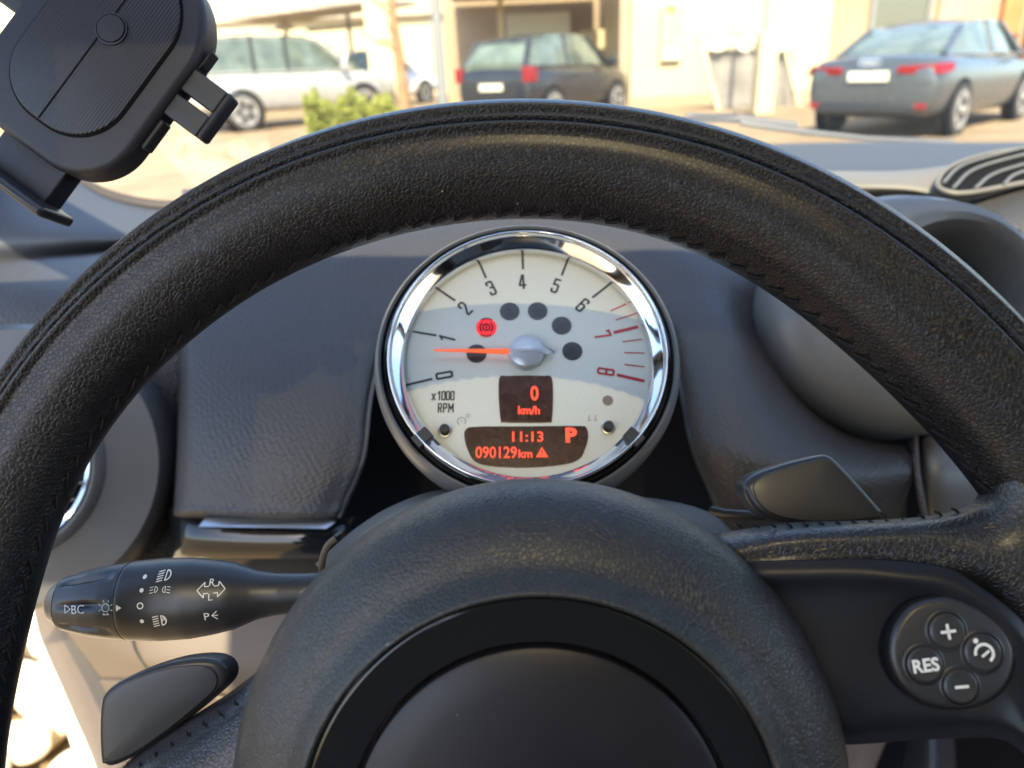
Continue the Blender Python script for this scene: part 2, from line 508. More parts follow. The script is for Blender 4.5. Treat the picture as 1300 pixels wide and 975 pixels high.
# shaded bay behind dark car
b3 = empty('car_port', 'deep tan parking shelter with sheet roof over the dark hatchback', 'shelter', Matrix.Translation((1, 24, 0)))
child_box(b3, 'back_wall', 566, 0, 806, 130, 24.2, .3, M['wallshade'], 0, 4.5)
child_box(b3, 'roof', 556, 0, 800, 4, 17.6, 6.4, M['roofsheet'], 2.75, 2.87)
child_box(b3, 'post', 787, 0, 799, 100, 17.7, .18, M['wallshade'], 0, 2.75)
child_box(b3, 'post', 633, 0, 640, 100, 22.0, .10, M['wall'], 0, 2.75)
sg = MB(); wbox('', 643, 16, 724, 46, 23.0, .12, M['signw'], mb=sg); wbox('', 736, 38, 784, 62, 23.2, .1, M['wall'], mb=sg)
tag(sg.build('wall_board', smooth=False, bevel=.02), 'long blank white board on the shelter wall above the dark hatchback', 'board')

# far left building
b4 = empty('far_building', 'long pale sunlit facade behind the silver off-roader', 'building', Matrix.Translation((-12, 34, 0)))
child_box(b4, 'wall', -300, 0, 566, 60, 34.0, 3.0, M['wall2'], 0, 7.5)
for u in (290, 345, 395):
    child_box(b4, 'window', u, 58, u + 26, 70, 33.95, .05, M['winglass'])
child_box(b4, 'ledge', -200, 31, 566, 34, 33.7, .3, M['roofsheet'])
child_box(b4, 'roof', -300, 0, 566, 5, 33.5, 4.0, M['roofsheet'], 7.5, 7.7)
# lean-to roof left with posts
b5 = empty('lean_to', 'low weathered sheet canopy on thin posts behind the silver off-roader', 'shelter', Matrix.Translation((-6, 26, 0)))
def beam(parent, name, pts, wd, m):
    iv = inv(parent); q = MB()
    a_, b_ = [iv @ Vector(p) for p in pts]
    t = b_ - a_; L_ = t.length; R = t.to_track_quat('X', 'Z').to_matrix()
    q.box((a_ + b_) / 2, (L_, wd[0], wd[1]), m, R)
    return q.build(name, parent, smooth=False)
beam(b5, 'roof', (onY(325, 25, 26), onY(500, 2, 24)), (2.6, .12), M['roofsheet'])
beam(b5, 'beam', (onY(250, 41, 27), onY(372, 34, 27)), (.15, .16), M['roofsheet'])
beam(b5, 'beam', (onY(390, 38, 26), onY(480, 30, 26)), (.15, .12), M['roofsheet'])
for u in (366, 446):
    q_ = onY(u, 60, 26.2); beam(b5, 'post', ((q_.x, 26.2, 0), (q_.x, 26.2, 2.9)), (.12, .12), M['roofsheet'])

# masonry pillar, tree trunk, poles
tag(wbox('pillar', 466, 15, 500, 110, 20.0, .5, M['wall2'], 0, 3.2, bevel=.03), 'broad cream masonry pillar between white car and thin trunk', 'pillar')
tr = empty('bare_tree', 'thin pale trunk with bare twigs between cream pillar and grey pole', 'tree', Matrix.Translation((-2.2, 17.5, 0)))
iv = inv(tr); q = MB()
q.tube([iv @ onY(515, 150, 17.5), iv @ onY(508, 80, 17.5), iv @ onY(500, 30, 17.4), iv @ onY(492, -40, 17.4)], [.14, .11, .09, .08], M['bark'])
q.build('trunk', tr)
q = MB()
for k in range(9):
    s_ = onY(505 - k * 1.2, 70 - 9 * k, 17.45); e_ = s_ + Vector((random.uniform(-.9, .9), random.uniform(-.4, .4), random.uniform(.2, .8)))
    m_ = (s_ + e_) / 2 + Vector((0, 0, -.1)); q.tube([iv @ s_, iv @ m_, iv @ e_], [.03, .02, .008], M['bark'], 6)
q.build('crown', tr)
def pole(u, vb, Y, r, top, label, name='lamp_pole', m=None):
    p = onY(u, vb, Y); q = MB(); m = m or M['steel']
    q.tube([(p.x, Y, 0), (p.x, Y, .3), (p.x, Y, top)], [r * 1.0, r, r * .9], m, 14)
    q.lathe([(r * 2.2, 0), (r * 2.2, .03), (r * 1.3, .05), (r * 1.2, .12)], m, 16, Matrix.Translation((p.x, Y, 0)))
    return tag(q.build(name), label, 'pole')
pole(557, 60, 13.0, .085, 5, 'thick grey steel pole standing left of the dark hatchback')
pole(972, 30, 15.5, .05, 5, 'slim grey pole rising behind the tarpaulin frame', 'lamp_pole')
tag(wbox('bollard_pillar', 962, 55, 986, 150, 15.2, .35, M['wall'], 0, 1.45, bevel=.04), 'short cream pillar in front of the grey tarpaulin frame', 'pillar')
# meter cabinet on the wall
mc = empty('meter_cabinet', 'tall tan wall cabinet with small orange mark on the cream wall', 'cabinet', Matrix.Translation(onY(851, 80, 18.9)))
child_box(mc, 'cabinet_body', 839, 8, 866, 78, 18.88, .12, M['signtan'], bevel=.01)
child_box(mc, 'cabinet_door', 842, 62, 863, 76, 18.85, .03, M['signw'])
child_box(mc, 'mark', 848, 7, 856, 14, 18.84, .03, mat('orange_mark', (.8, .35, .04), .5))
# tarpaulin frame
tp = empty('tarpaulin_frame', 'metal frame hung with grey tarpaulins against the cream wall', 'frame', Matrix.Translation((4.6, 17.5, 0)))
beam(tp, 'top_rail', (onY(882, 44, 17.5), onY(994, 43, 17.5)), (.07, .07), M['steel'])
beam(tp, 'frame_leg', (onY(884, 44, 17.5), onY(915, 150, 17.5)), (.10, .10), M['wall2'])
beam(tp, 'frame_leg', (onY(992, 44, 17.5), onY(1018, 148, 17.5)), (.08, .08), M['wall2'])
iv = inv(tp)
def sheet(u0, u1, v0, v1, Y, m, name, folds=5):
    rows = []
    for j in range(5):
        v = v0 + (v1 - v0) * j / 4; r = []
        for i in range(9):
            u = u0 + (u1 - u0) * i / 8 + (j * 3 if u0 < 930 else 0)
            r.append(iv @ (onY(u, v + (2.5 * math.sin(i * 2.1) if j in (0, 4) else 0), Y) + Vector((0, .06 * math.sin(i * folds * .7), 0))))
        rows.append(r)
    return patch(rows, m, iv @ Vector((0, 0, EYE)), n=3).build(name, tp, solid=.012)
sheet(886, 992, 47, 64, 17.42, M['signw'], 'valance')
sheet(898, 962, 62, 142, 17.55, M['tarp'], 'tarpaulin', 1.2)
sheet(984, 1008, 62, 142, 17.55, M['tarp'], 'tarpaulin', 1.2)

# hedge
random.seed(3)
hd = empty('hedge', 'bright lime green low hedge beside the silver off-roader', 'hedge', Matrix.Translation(onG(445, 168)))
q = MB(); iv = inv(hd)
for k in range(11000):
    u = random.uniform(387, 520); t = random.random()
    Y = random.uniform(11.6, 13.2); h = .0 + random.random() ** .6 * (.74 + .1 * math.sin(u * .13) + .05 * math.sin(u * .41) - max(0, u - 485) * .012)
    x = onY(u, 140, Y).x; c = Vector((x, Y, max(0.02, h)))
    d1 = Vector((random.gauss(0, 1), random.gauss(0, 1), random.gauss(0, 1))).normalized() * .045
    d2 = d1.orthogonal().normalized() * .02
    q.add([iv @ (c - d1), iv @ (c + d2), iv @ (c + d1), iv @ (c - d2)], [(0, 1, 2, 3)], M['leaf'])
q.build('foliage', hd, smooth=False)
q = MB()
for k in range(30):
    x = onY(random.uniform(390, 505), 140, 12.4).x
    q.tube([iv @ Vector((x, 12.4, 0)), iv @ Vector((x + random.uniform(-.1, .1), 12.4, .45))], .012, M['bark'], 5)
q.build('stems', hd)

# ------------------------------------------------------------------ parked cars
def car(name, label, cat, loc, head, paint, L, W, H, kind, zs=1.0):
    X = Matrix.Translation(loc) @ Matrix.Rotation(math.atan2(head[1], head[0]), 4, 'Z')
    c = empty(name, label, cat, X, 'cars parked across the yard')
    hw = W / 2
    wr = .33 if kind != 'suv' else .39
    wb0, wb1 = L * .19, L * .79     # axle positions from the rear
    if kind == 'sedan':
        # x, z_low, z_top(deck), half width
        st = [(0.0, .42, .86, hw * .84), (.06, .30, .98, hw * .93), (.30, .24, 1.02, hw * .985), (1.0, .2, 1.00, hw), (2.0, .19, .97, hw), (3.1, .19, .95, hw), (3.7, .2, .90, hw * .98), (4.2, .24, .80, hw * .93), (L - .05, .32, .66, hw * .84), (L, .40, .58, hw * .76)]
        gh = [(.55, 1.00, hw * .76, 1.02, hw * .66), (1.25, .99, hw * .86, 1.33, hw * .66), (1.75, .98, hw * .88, H - .02, hw * .66), (2.3, .97, hw * .88, H, hw * .67), (2.8, .96, hw * .87, H - .05, hw * .66), (3.5, .93, hw * .84, .96, hw * .76)]
        pil = [1, 2.3]
    elif kind == 'hatch':
        st = [(0.0, .42, .92, hw * .86), (.05, .32, 1.02, hw * .94), (.3, .26, 1.06, hw * .99), (1.0, .24, 1.05, hw), (2.2, .24, 1.02, hw), (3.1, .24, .99, hw), (3.6, .26, .94, hw * .96), (L - .08, .34, .74, hw * .86), (L, .42, .64, hw * .78)]
        gh = [(.08, 1.04, hw * .80, 1.10, hw * .74), (.42, 1.04, hw * .85, H - .10, hw * .66), (1.0, 1.04, hw * .87, H, hw * .68), (2.0, 1.02, hw * .87, H, hw * .69), (2.35, 1.01, hw * .86, H - .06, hw * .67), (3.15, .98, hw * .83, 1.01, hw * .75)]
    else:
        st = [(0.0, .52, 1.0, hw * .88), (.05, .42, 1.12, hw * .95), (.3, .36, 1.16, hw), (1.2, .34, 1.16, hw), (2.6, .34, 1.14, hw), (3.6, .34, 1.12, hw), (4.2, .38, 1.06, hw * .97), (L - .1, .44, .92, hw * .9), (L, .5, .82, hw * .84)]
        gh = [(.06, 1.14, hw * .86, 1.3, hw * .80), (.35, 1.15, hw * .88, H - .06, hw * .76), (1.1, 1.15, hw * .9, H, hw * .78), (2.6, 1.13, hw * .9, H - .02, hw * .78), (2.95, 1.12, hw * .88, H - .1, hw * .76), (3.75, 1.1, hw * .84, 1.13, hw * .8)]
    V = []; n = 13
    for x, z0, z1, h in st:
        zm = z0 + (z1 - z0) * .55
        half = [(0, z0), (h * .80, z0), (h * .95, z0 + .06), (h, zm - .1), (h * .995, zm + .08), (h * .95, z1 - .05), (h * .80, z1 + .005)]
        prof = [(-y, z) for y, z in half[1:]][::-1] + half + [(0, z1 + .03)]
        V += [Vector((x, y, z)) for y, z in prof]
    n = 14
    Fs = [(i * n + k, (i + 1) * n + k, (i + 1) * n + (k + 1) % n, i * n + (k + 1) % n) for i in range(len(st) - 1) for k in range(n)]
    Fs += [tuple(range(n)), tuple(range((len(st) - 1) * n, len(st) * n))[::-1]]
    body = MB().add(V, Fs, paint).build('body', c, sub=2, auto=180)
    # greenhouse glass, roof skin, pillars
    V = []
    for x, zb, hb, zr, hr in gh:
        V += [Vector((x, -hb, zb - .06)), Vector((x, -hb, zb)), Vector((x, -hr, zr)), Vector((x, 0, zr + .03)), Vector((x, hr, zr)), Vector((x, hb, zb)), Vector((x, hb, zb - .06))]
    Fs = [(i * 7 + k, (i + 1) * 7 + k, (i + 1) * 7 + k + 1, i * 7 + k + 1) for i in range(len(gh) - 1) for k in range(6)]
    Fs += [tuple(range(7)), tuple(range((len(gh) - 1) * 7, len(gh) * 7))[::-1]]
    MB().add(V, Fs, M['carglass']).build('windows', c, sub=0, auto=30)
    q = MB(); V = []
    rs = gh[1:-1]
    rs = [(rs[0][0] - .06, 0, 0, rs[0][3] - .04, rs[0][4])] + rs + [(rs[-1][0] + .08, 0, 0, rs[-1][3] - .05, rs[-1][4])]
    for x, zb, hb, zr, hr in rs:
        V += [Vector((x, -hr - .03, zr - .05)), Vector((x, -hr + .01, zr + .012)), Vector((x, 0, zr + .05)), Vector((x, hr - .01, zr + .012)), Vector((x, hr + .03, zr - .05))]
    Fs = [(i * 5 + k, (i + 1) * 5 + k, (i + 1) * 5 + k + 1, i * 5 + k + 1) for i in range(len(rs) - 1) for k in range(4)]
    q.add(V, Fs, paint).build('roof', c, solid=.02, sub=1)
    q = MB()
    for s_ in (-1, 1):
        for (i0, i1) in ((0, 1), (len(gh) - 1, len(gh) - 2)):
            A_ = gh[i0]; B_ = gh[i1]
            q.tube([(A_[0], s_ * A_[2], A_[1]), (B_[0], s_ * B_[4], B_[3])], .05, paint, 8)
        for f in ((.46,) if kind != 'suv' else (.34, .64)):
            x = gh[1][0] + (gh[-2][0] - gh[1][0]) * f + .1
            q.tube([(x, s_ * gh[2][2], gh[2][1]), (x + .05, s_ * (gh[2][4] + .01), gh[2][3])], .04, M['black'] if kind == 'suv' else paint, 8)
        q.tube([(g_[0], s_ * (g_[2] + .005), g_[1] + .01) for g_ in gh], .02, M['satin'] if kind == 'sedan' else paint, 6)
    q.build('pillars', c)
    # wheels
    for x in (wb0, wb1):
        for s_ in (-1, 1):
            R = Matrix.Translation((x, s_ * (hw - .10), wr)) @ Matrix.Rotation(rad(90) * -s_, 4, 'X')
            q = MB(); q.lathe([(wr + .07, 0.02), (wr + .065, .095), (wr - .02, .102)], M['void'], 32, R)
            q.build('wheel_arch', c)
            wv = MB().lathe([(wr * .72, -.1), (wr * .95, -.1), (wr, -.06), (wr, .08), (wr * .94, .115), (wr * .72, .118)], M['tyre'], 32, R).build('wheel', c)
            q = MB(); q.lathe([(wr * .72, .112), (wr * .66, .118), (wr * .62, .09), (wr * .2, .08), (0.001, .085)], M['black'], 32, R)
            for k in range(5):
                A_ = R @ Matrix.Rotation(k * 2 * math.pi / 5, 4, 'Z')
                q.add([A_ @ Vector(v) for v in ((.03, -.035, .115), (wr * .66, -.05, .12), (wr * .66, .05, .12), (.03, .035, .115))], [(0, 1, 2, 3)], M['alloy'])
            q.lathe([(wr * .73, .119), (wr * .70, .126), (wr * .62, .12)], M['alloy'], 32, R, caps=False)
            q.lathe([(.055, .116), (.05, .13), (.001, .132)], M['alloy'], 16, R)
            q.build('wheel_rim', wv)
    # rear lights, plate, handles, mirrors
    zt = {'sedan': .86, 'hatch': .95, 'suv': 1.05}[kind]
    for s_ in (-1, 1):
        q = MB()
        if kind == 'sedan':
            pl = [(s_ * hw * .40, zt - .055), (s_ * hw * .86, zt - .07), (s_ * hw * .89, zt + .05), (s_ * hw * .40, zt + .035)]
            q.add([Vector((-.035 + (.09 if i in (1, 2) else .0), y, z)) for i, (y, z) in enumerate(pl)] + [Vector((.10 + (.10 if i in (1, 2) else .0), y * .98, z)) for i, (y, z) in enumerate(pl)], [(0, 1, 2, 3), (7, 6, 5, 4), (0, 4, 5, 1), (1, 5, 6, 2), (2, 6, 7, 3), (3, 7, 4, 0)], M['taillight'])
            q.add([Vector((.055, s_ * hw * .86, zt - .07)), Vector((.06, s_ * hw * .99, zt - .06)), Vector((.34, s_ * hw * 1.015, zt - .03)), Vector((.34, s_ * hw * 1.0, zt + .06)), Vector((.055, s_ * hw * .90, zt + .06))], [(0, 1, 2, 3, 4)], M['taillight'])
        else:
            q.box((.06, s_ * hw * .88, zt - .02), (.12, hw * .18, .26), M['taillight'])
            q.box((.16, s_ * hw * .945, zt - .03), (.2, hw * .08, .24), M['taillight'])
        q.build('tail_light', c, bevel=.012)
        q = MB(); q.box((-.005 + .02, s_ * hw * .72, .42 if kind != 'suv' else .55), (.05, .22, .06), M['taillight']); q.build('reflector', c)
        q = MB(); mx_ = gh[-2][0] + .45
        q.box((mx_, s_ * (hw + .08), gh[-1][1] + .1), (.12, .2, .14), M['carglass'] if kind == 'sedan' else paint); q.build('wing_mirror', c, bevel=.03)
    pt = MB(); pt.box((-.02, 0, zt - .08 if kind != 'hatch' else .72), (.03, .52, .12), M['plate']); pl_ = pt.build('number_plate', c, smooth=False, bevel=.005)
    q = MB(); q.box((.0, 0, st[1][1] + .09), (.07, W * .7, .12), M['black']); q.build('diffuser', c, bevel=.02)
    return c, hw, zt
# saloon right
rr = onG(1203, 172); fr_ = onG(1290, 150)
hdg = (fr_ - rr).xy.normalized()
lat = Vector((-hdg.y, hdg.x))
W_, L_ = 1.80, 4.46
org = rr.xy + lat * (W_ / 2 - .1) - hdg * (L_ * .19)
c1, hw1, zt1 = car('saloon_car', 'steel blue saloon seen from behind with red tail lights and four ring badge', 'car', org.to_3d(), hdg, M['audi'], L_, W_, 1.43, 'sedan')
q = MB()
for k in range(4):       # ring badge
    R = Matrix.Translation((-.012, (1.5 - k) * .062, zt1 + .085)) @ Matrix.Rotation(rad(90), 4, 'Y')
    ring = [R @ Vector((.042 * math.cos(t_ * math.pi / 12), .042 * math.sin(t_ * math.pi / 12), 0)) for t_ in range(25)]
    q.tube(ring, .008, M['chrome'], 6, cap=False)
q.build('badge', c1)
# off-roader left
rr = onG(313, 167); hdg = Vector((.74, .67)).normalized(); lat = Vector((-hdg.y, hdg.x)); W_, L_ = 1.95, 4.95
org = rr.xy + lat * (W_ / 2 - .1) - hdg * (L_ * .19)
car('off_roader_car', 'silver off-roader parked left beside the lime hedge', 'car', org.to_3d(), hdg, M['suv'], L_, W_, 1.86, 'suv')
# car partly behind pillar
p_ = onG(400, 140); 
car('white_car', 'white car half hidden between the off-roader and the cream pillar', 'car', (p_.x + .5, 24.5, 0), Vector((.62, .78)), M['white_paint'], 4.3, 1.78, 1.62, 'hatch')
# dark hatchback under the shelter
rr = onG(699, 160); hdg = Vector((.60, .80)).normalized(); lat = Vector((-hdg.y, hdg.x)); W_, L_ = 1.75, 4.0
org = rr.xy + lat * (W_ / 2 - .1) - hdg * (L_ * .19)
car('hatchback_car', 'dark blue black hatchback parked under the tan shelter', 'car', org.to_3d(), hdg, M['blackcar'], L_, W_, 1.58, 'hatch')

# white pebbles beside the car
random.seed(11)
q = MB()
me = bmesh.new(); bmesh.ops.create_icosphere(me, subdivisions=3, radius=1)
base = [v.co.copy() for v in me.verts]; bf = [tuple(v.index for v in f.verts) for f in me.faces]; me.free()
for k in range(620):
    x = random.uniform(-1.9, -.62); y = random.uniform(.4, 2.4); lay = random.random()
    s_ = random.uniform(.035, .075); R = Matrix.Rotation(random.uniform(0, 6.3), 3, 'Z') @ Matrix.Rotation(random.uniform(-.5, .5), 3, 'X')
    ax = Vector((s_, s_ * random.uniform(.6, .95), s_ * random.uniform(.5, .8))); ph = [random.uniform(0, 6) for _ in range(3)]
    V = []
    for b_ in base:
        d_ = 1 + .10 * math.sin(b_.x * 3 + ph[0]) + .09 * math.sin(b_.y * 4 + ph[1]) + .08 * math.sin(b_.z * 4 + ph[2])
        V.append(R @ Vector((b_.x * ax.x, b_.y * ax.y, b_.z * ax.z)) * d_ + Vector((x, y, .03 + lay * .06)))
    q.add(V, bf, M['stone'])
tag(q.build('pebbles', auto=180), 'bed of large white pebbles on the ground beside the open doorway', 'pebbles', kind='stuff')

# ================================================================== CAR SHELL
CX = .36       # centre line of the car
shell = empty('car_shell', 'white car body around the driver with tinted roof glass and open doorway', 'car body', Matrix.Translation((CX, -.5, 0)))
iv = inv(shell)
def sbox(name, c, size, m, bevel=.0, R=None):
    q = MB(); q.box(iv @ Vector(c), size, m, R); return q.build(name, shell, smooth=False, bevel=bevel)
ZR = EYE + .26
# roof ring round the glass panel
sbox('roof', (CX, .135, ZR), (1.16, .07, .04), M['headliner'])
sbox('roof', (CX, -1.35, ZR), (1.16, .8, .04), M['headliner'])
sbox('roof', (CX - .555, -.425, ZR), (.05, 1.05, .04), M['headliner'])
sbox('roof', (CX + .555, -.425, ZR), (.05, 1.05, .04), M['headliner'])
sbox('roof', (CX - .67, .035, ZR), (.18, .27, .04), M['headliner'])  # unseen corner piece, added to keep sun off the left vent
sbox('sunroof_glass', (CX, -.425, ZR + .004), (1.06, 1.05, .004), M['sunroof'])
# pillars
q = MB()
for s_ in (-1, 1):
    q = MB(); q.tube([iv @ Vector((CX + s_ * 1.02, 1.0, EYE - .16)), iv @ Vector((CX + s_ * .82, .58, EYE + .05)), iv @ Vector((CX + s_ * .58, .13, ZR))], .035, M['black'], 10); q.build('windscreen_pillar', shell)
    q = MB(); q.tube([iv @ Vector((CX + s_ * .70, -.75, .5)), iv @ Vector((CX + s_ * .60, -.8, ZR))], .05, M['headliner'], 10); q.build('door_pillar', shell)
    q = MB(); q.tube([iv @ Vector((CX + s_ * .70, -1.75, .7)), iv @ Vector((CX + s_ * .58, -1.6, ZR))], .06, M['headliner'], 10); q.build('rear_pillar', shell)

sbox('door_panel', (CX + .76, .05, EYE - .48), (.06, 1.5, .62), M['softdash'], .02)
sbox('rear_panel', (CX, -1.85, .75), (1.45, .06, .65), M['cloth'], .02)
sbox('rear_side_panel', (CX - .76, -1.3, .75), (.06, 1.0, .65), M['cloth'], .02)
sbox('rear_side_panel', (CX + .76, -1.3, .75), (.06, 1.0, .65), M['cloth'], .02)
sbox('floor', (CX, -.35, .30), (1.40, 3.2, .05), M['cloth'])
sbox('bulkhead', (CX, 1.22, .62), (1.46, .04, .66), M['void'])
sbox('rear_panel', (CX, -1.86, 1.08), (1.40, .05, .10), M['cloth'], .01)
sbox('rear_window', (CX, -1.80, 1.26), (1.24, .004, .27), M['sunroof'])  # unseen tailgate top and glass, put in to darken reflections from behind
for name, sx_, lab in (('driver_seat', -.02, 'dark cloth driver seat behind the steering wheel'), ('passenger_seat', .72, 'dark cloth passenger seat beside the driver seat')):  # unseen seats, put in to darken low reflections from behind
    st_ = empty(name, lab, 'seat', Matrix.Translation((sx_, -.45, .33)))
    def cushion(nm_, c, sz, tilt=0):
        q = MB(); q.box(c, sz, M['cloth'], Matrix.Rotation(rad(tilt), 3, 'X')); o = q.build(nm_, st_, smooth=True, sub=0, bevel=.03); return o
    cushion('seat_cushion', (0, .10, .14), (.50, .48, .16))
    cushion('backrest', (0, -.16, .50), (.48, .13, .64), 12)
    cushion('headrest', (0, -.26, .93), (.26, .09, .18), 8)
# bonnet just showing beyond the glass
rows = []
for j, (y, z) in enumerate(((1.02, EYE - .150), (1.3, EYE - .160), (1.6, EYE - .19), (1.9, EYE - .25), (2.02, EYE - .36))):
    rows.append([iv @ Vector((CX + x * (1 - .06 * j / 2), y, z - abs(x) ** 3 * .12)) for x in (-.62, -.4, -.2, .2, .5, .78)])
patch(rows, M['white_paint'], iv @ Vector((0, 0, 3)), n=6).build('bonnet', shell, solid=.01)
# windscreen
rows = []
for t in (0, .33, .66, 1):
    y = 1.04 + (.15 - 1.04) * t; z = EYE - .135 + (ZR - EYE + .135) * t
    rows.append([iv @ Vector((CX + x * (1 - .2 * t), y - .12 * x * x, z)) for x in (-.74, -.37, 0, .37, .74)])
patch(rows, M['glass'], iv @ Vector((0, 0, EYE)), n=6).build('windscreen', shell)
# driver door sill, jamb and seal (lower left)
def cpatch(rows, m, parent, name, n=8, solid=.003, label=None, **k):
    i2 = inv(parent)
    o = patch([[i2 @ wp(*p) for p in r] for r in rows], m, i2 @ Vector((0, 0, EYE)), n=n).build(name, parent, solid=solid, **k)
    if label: o['label'] = label
    return o
cpatch([[(38, 770, .98), (44, 800, .95), (75, 900, .84), (100, 980, .76), (120, 1100, .70)],
        [(44, 780, .97), (52, 810, .94), (90, 900, .83), (122, 978, .75), (150, 1100, .69)],
        [(49, 788, .985), (57, 814, .955), (95, 903, .845), (128, 981, .765), (156, 1100, .705)]], M['white_paint'], shell, 'door_sill', solid=.01)
cpatch([[(30, 700, .97), (48, 800, .945), (88, 903, .835), (121, 981, .755), (146, 1100, .70)],
        [(55, 740, .93), (64, 800, .90), (108, 903, .79), (135, 981, .72), (160, 1100, .67)],
        [(70, 760, .90), (82, 810, .86), (118, 880, .79), (150, 960, .72), (180, 1100, .66)]], M['jamb'], shell, 'door_jamb', solid=.01)
cpatch([[(62, 760, .90), (80, 812, .86), (116, 880, .79), (148, 960, .72), (176, 1100, .66)],
        [(74, 775, .84), (100, 815, .80), (140, 875, .76), (170, 940, .72), (200, 1100, .66)],
        [(90, 780, .80), (120, 820, .77), (160, 880, .76), (200, 960, .72), (240, 1100, .66)]], M['seal'], shell, 'door_seal', solid=.01)
# wiper at the base of the glass
q = MB()
q.tube([wp(870, 148, 1.12), wp(950, 152, 1.12), wp(1012, 160, 1.12)], .006, M['wiper'], 8)
q.tube([wp(940, 156, 1.11), wp(1010, 166, 1.1), wp(1100, 176, 1.1), wp(1210, 181, 1.1)], .004, M['wiper'], 8)
q.box(wp(905, 150, 1.12), (.07, .012, .012), M['wiper'])
q.V = [iv @ v for v in q.V]
q.build('wiper', shell)

# ================================================================== DASHBOARD
dash = empty('dashboard', 'grey grained dashboard with round centre pod and air vents under the windscreen', 'dashboard', Matrix.Translation((CX, .75, EYE - .2)))
iv = inv(dash)
E_ = iv @ Vector((0, 0, EYE))
# upper dash, right of the wheel: blue-grey top band, rim coloured as sunlit
cpatch([[(u, 181 - max(0, u - 1300) * .006 + max(0, 985 - u) * .05, 1.06) for u in (380, 600, 850, 1050, 1250, 1500, 1900)],
        [(u, 185 - max(0, u - 1300) * .006 + max(0, 985 - u) * .05, .98) for u in (380, 600, 850, 1050, 1250, 1500, 1900)],
        [(u, 200 + max(0, 985 - u) * .05, .86) for u in (380, 600, 850, 1050, 1250, 1500, 1900)],
        [(u, 217 + max(0, 985 - u) * .05, .75) for u in (380, 600, 850, 1050, 1250, 1500, 1900)],
        [(u, 226 + max(0, 985 - u) * .05, .76) for u in (380, 600, 850, 1050, 1250, 1500, 1900)]], M['topdash'], dash, 'upper_deck')
cpatch([[(700, 232, .72), (900, 221, .72), (1050, 217, .72), (1150, 216, .71), (1230, 205, .70), (1290, 190, .70), (1420, 180, .70), (1700, 180, .7)],
        [(700, 242, .69), (900, 230, .69), (1050, 224, .69), (1150, 222, .68), (1230, 214, .68), (1290, 205, .68), (1420, 200, .68), (1700, 200, .68)],
        [(700, 260, .67), (900, 242, .67), (1050, 238, .67), (1150, 240, .66), (1225, 252, .65), (1300, 233, .65), (1420, 210, .65), (1700, 180, .65)],
        [(700, 275, .69), (900, 262, .69), (1050, 258, .69), (1150, 258, .69), (1225, 259, .68), (1300, 239, .68), (1420, 216, .68), (1700, 190, .68)]], M['sunlitdash'], dash, 'dash_ridge')
# grained slope right, beyond the ridge
cpatch([[(1150, 262, .66), (1225, 254, .655), (1300, 236, .655), (1500, 190, .655), (1800, 150, .655)],
        [(1180, 330, .64), (1240, 300, .63), (1300, 285, .62), (1500, 260, .62), (1800, 240, .62)],
        [(1180, 400, .62), (1240, 400, .60), (1300, 400, .60), (1500, 400, .60), (1800, 400, .6)],
        [(1180, 620, .60), (1240, 620, .58), (1300, 620, .58), (1500, 620, .58), (1800, 620, .58)]], M['softdash'], dash, 'passenger_pad')
cpatch([[(1281, 302, .63), (1300, 290, .63), (1500, 230, .63)], [(1290, 325, .61), (1305, 320, .60), (1500, 300, .60)], [(1290, 420, .61), (1320, 420, .60), (1500, 420, .60)]], M['smooth'], dash, 'centre_panel', solid=.01)
# main cowl, both sides of the rev counter
cpatch([[(150, 306, .70), (230, 290, .74), (400, 250, .80), (560, 225, .84), (670, 215, .86), (800, 210, .86), (930, 208, .84), (1050, 220, .80)],
        [(150, 330, .66), (230, 310, .68), (400, 275, .72), (560, 250, .74), (670, 240, .76), (800, 240, .74), (930, 250, .72), (1050, 290, .70)],
        [(236, 360, .64), (300, 350, .64), (400, 325, .64), (560, 290, .64), (670, 285, .64), (800, 295, .64), (900, 330, .64), (1010, 370, .64)],
        [(232, 440, .62), (300, 440, .62), (400, 435, .62), (490, 430, .62), (670, 430, .64), (820, 420, .62), (890, 430, .62), (1000, 450, .62)]], M['softdash'], dash, 'cowl')
cpatch([[(231, 240, .72), (240, 240, .70), (262, 238, .68), (340, 230, .68), (440, 222, .68), (540, 215, .68), (640, 210, .68), (690, 210, .68)],
        [(231, 320, .60), (240, 320, .585), (260, 318, .575), (330, 314, .57), (430, 305, .57), (520, 300, .575), (620, 292, .585), (680, 290, .60)],
        [(229, 385, .565), (237, 385, .545), (255, 384, .537), (325, 382, .53), (410, 378, .53), (480, 374, .535), (535, 370, .545), (560, 368, .58)],
        [(228, 440, .545), (235, 440, .52), (251, 440, .510), (321, 440, .503), (400, 440, .503), (450, 438, .508), (485, 436, .518), (500, 434, .55)],
        [(226, 510, .525), (232, 510, .50), (249, 510, .486), (320, 510, .480), (400, 510, .480), (446, 509, .484), (467, 508, .493), (471, 508, .53)],
        [(224, 580, .510), (230, 580, .485), (248, 580, .472), (320, 580, .466), (400, 580, .466), (440, 580, .470), (461, 578, .478), (465, 578, .52)],
        [(221, 636, .505), (227, 636, .48), (246, 636, .468), (320, 638, .462), (390, 638, .462), (420, 637, .465), (440, 634, .472), (445, 634, .51)],
        [(220, 653, .505), (224, 651, .482), (242, 652, .470), (320, 655, .464), (390, 656, .464), (414, 656, .466), (430, 655, .472), (436, 655, .51)],
        [(222, 657, .53), (226, 658, .51), (244, 660, .50), (320, 664, .50), (390, 664, .50), (414, 664, .50), (430, 662, .51), (436, 660, .54)]], M['softdash'], dash, 'left_cowl_panel')
q = MB()
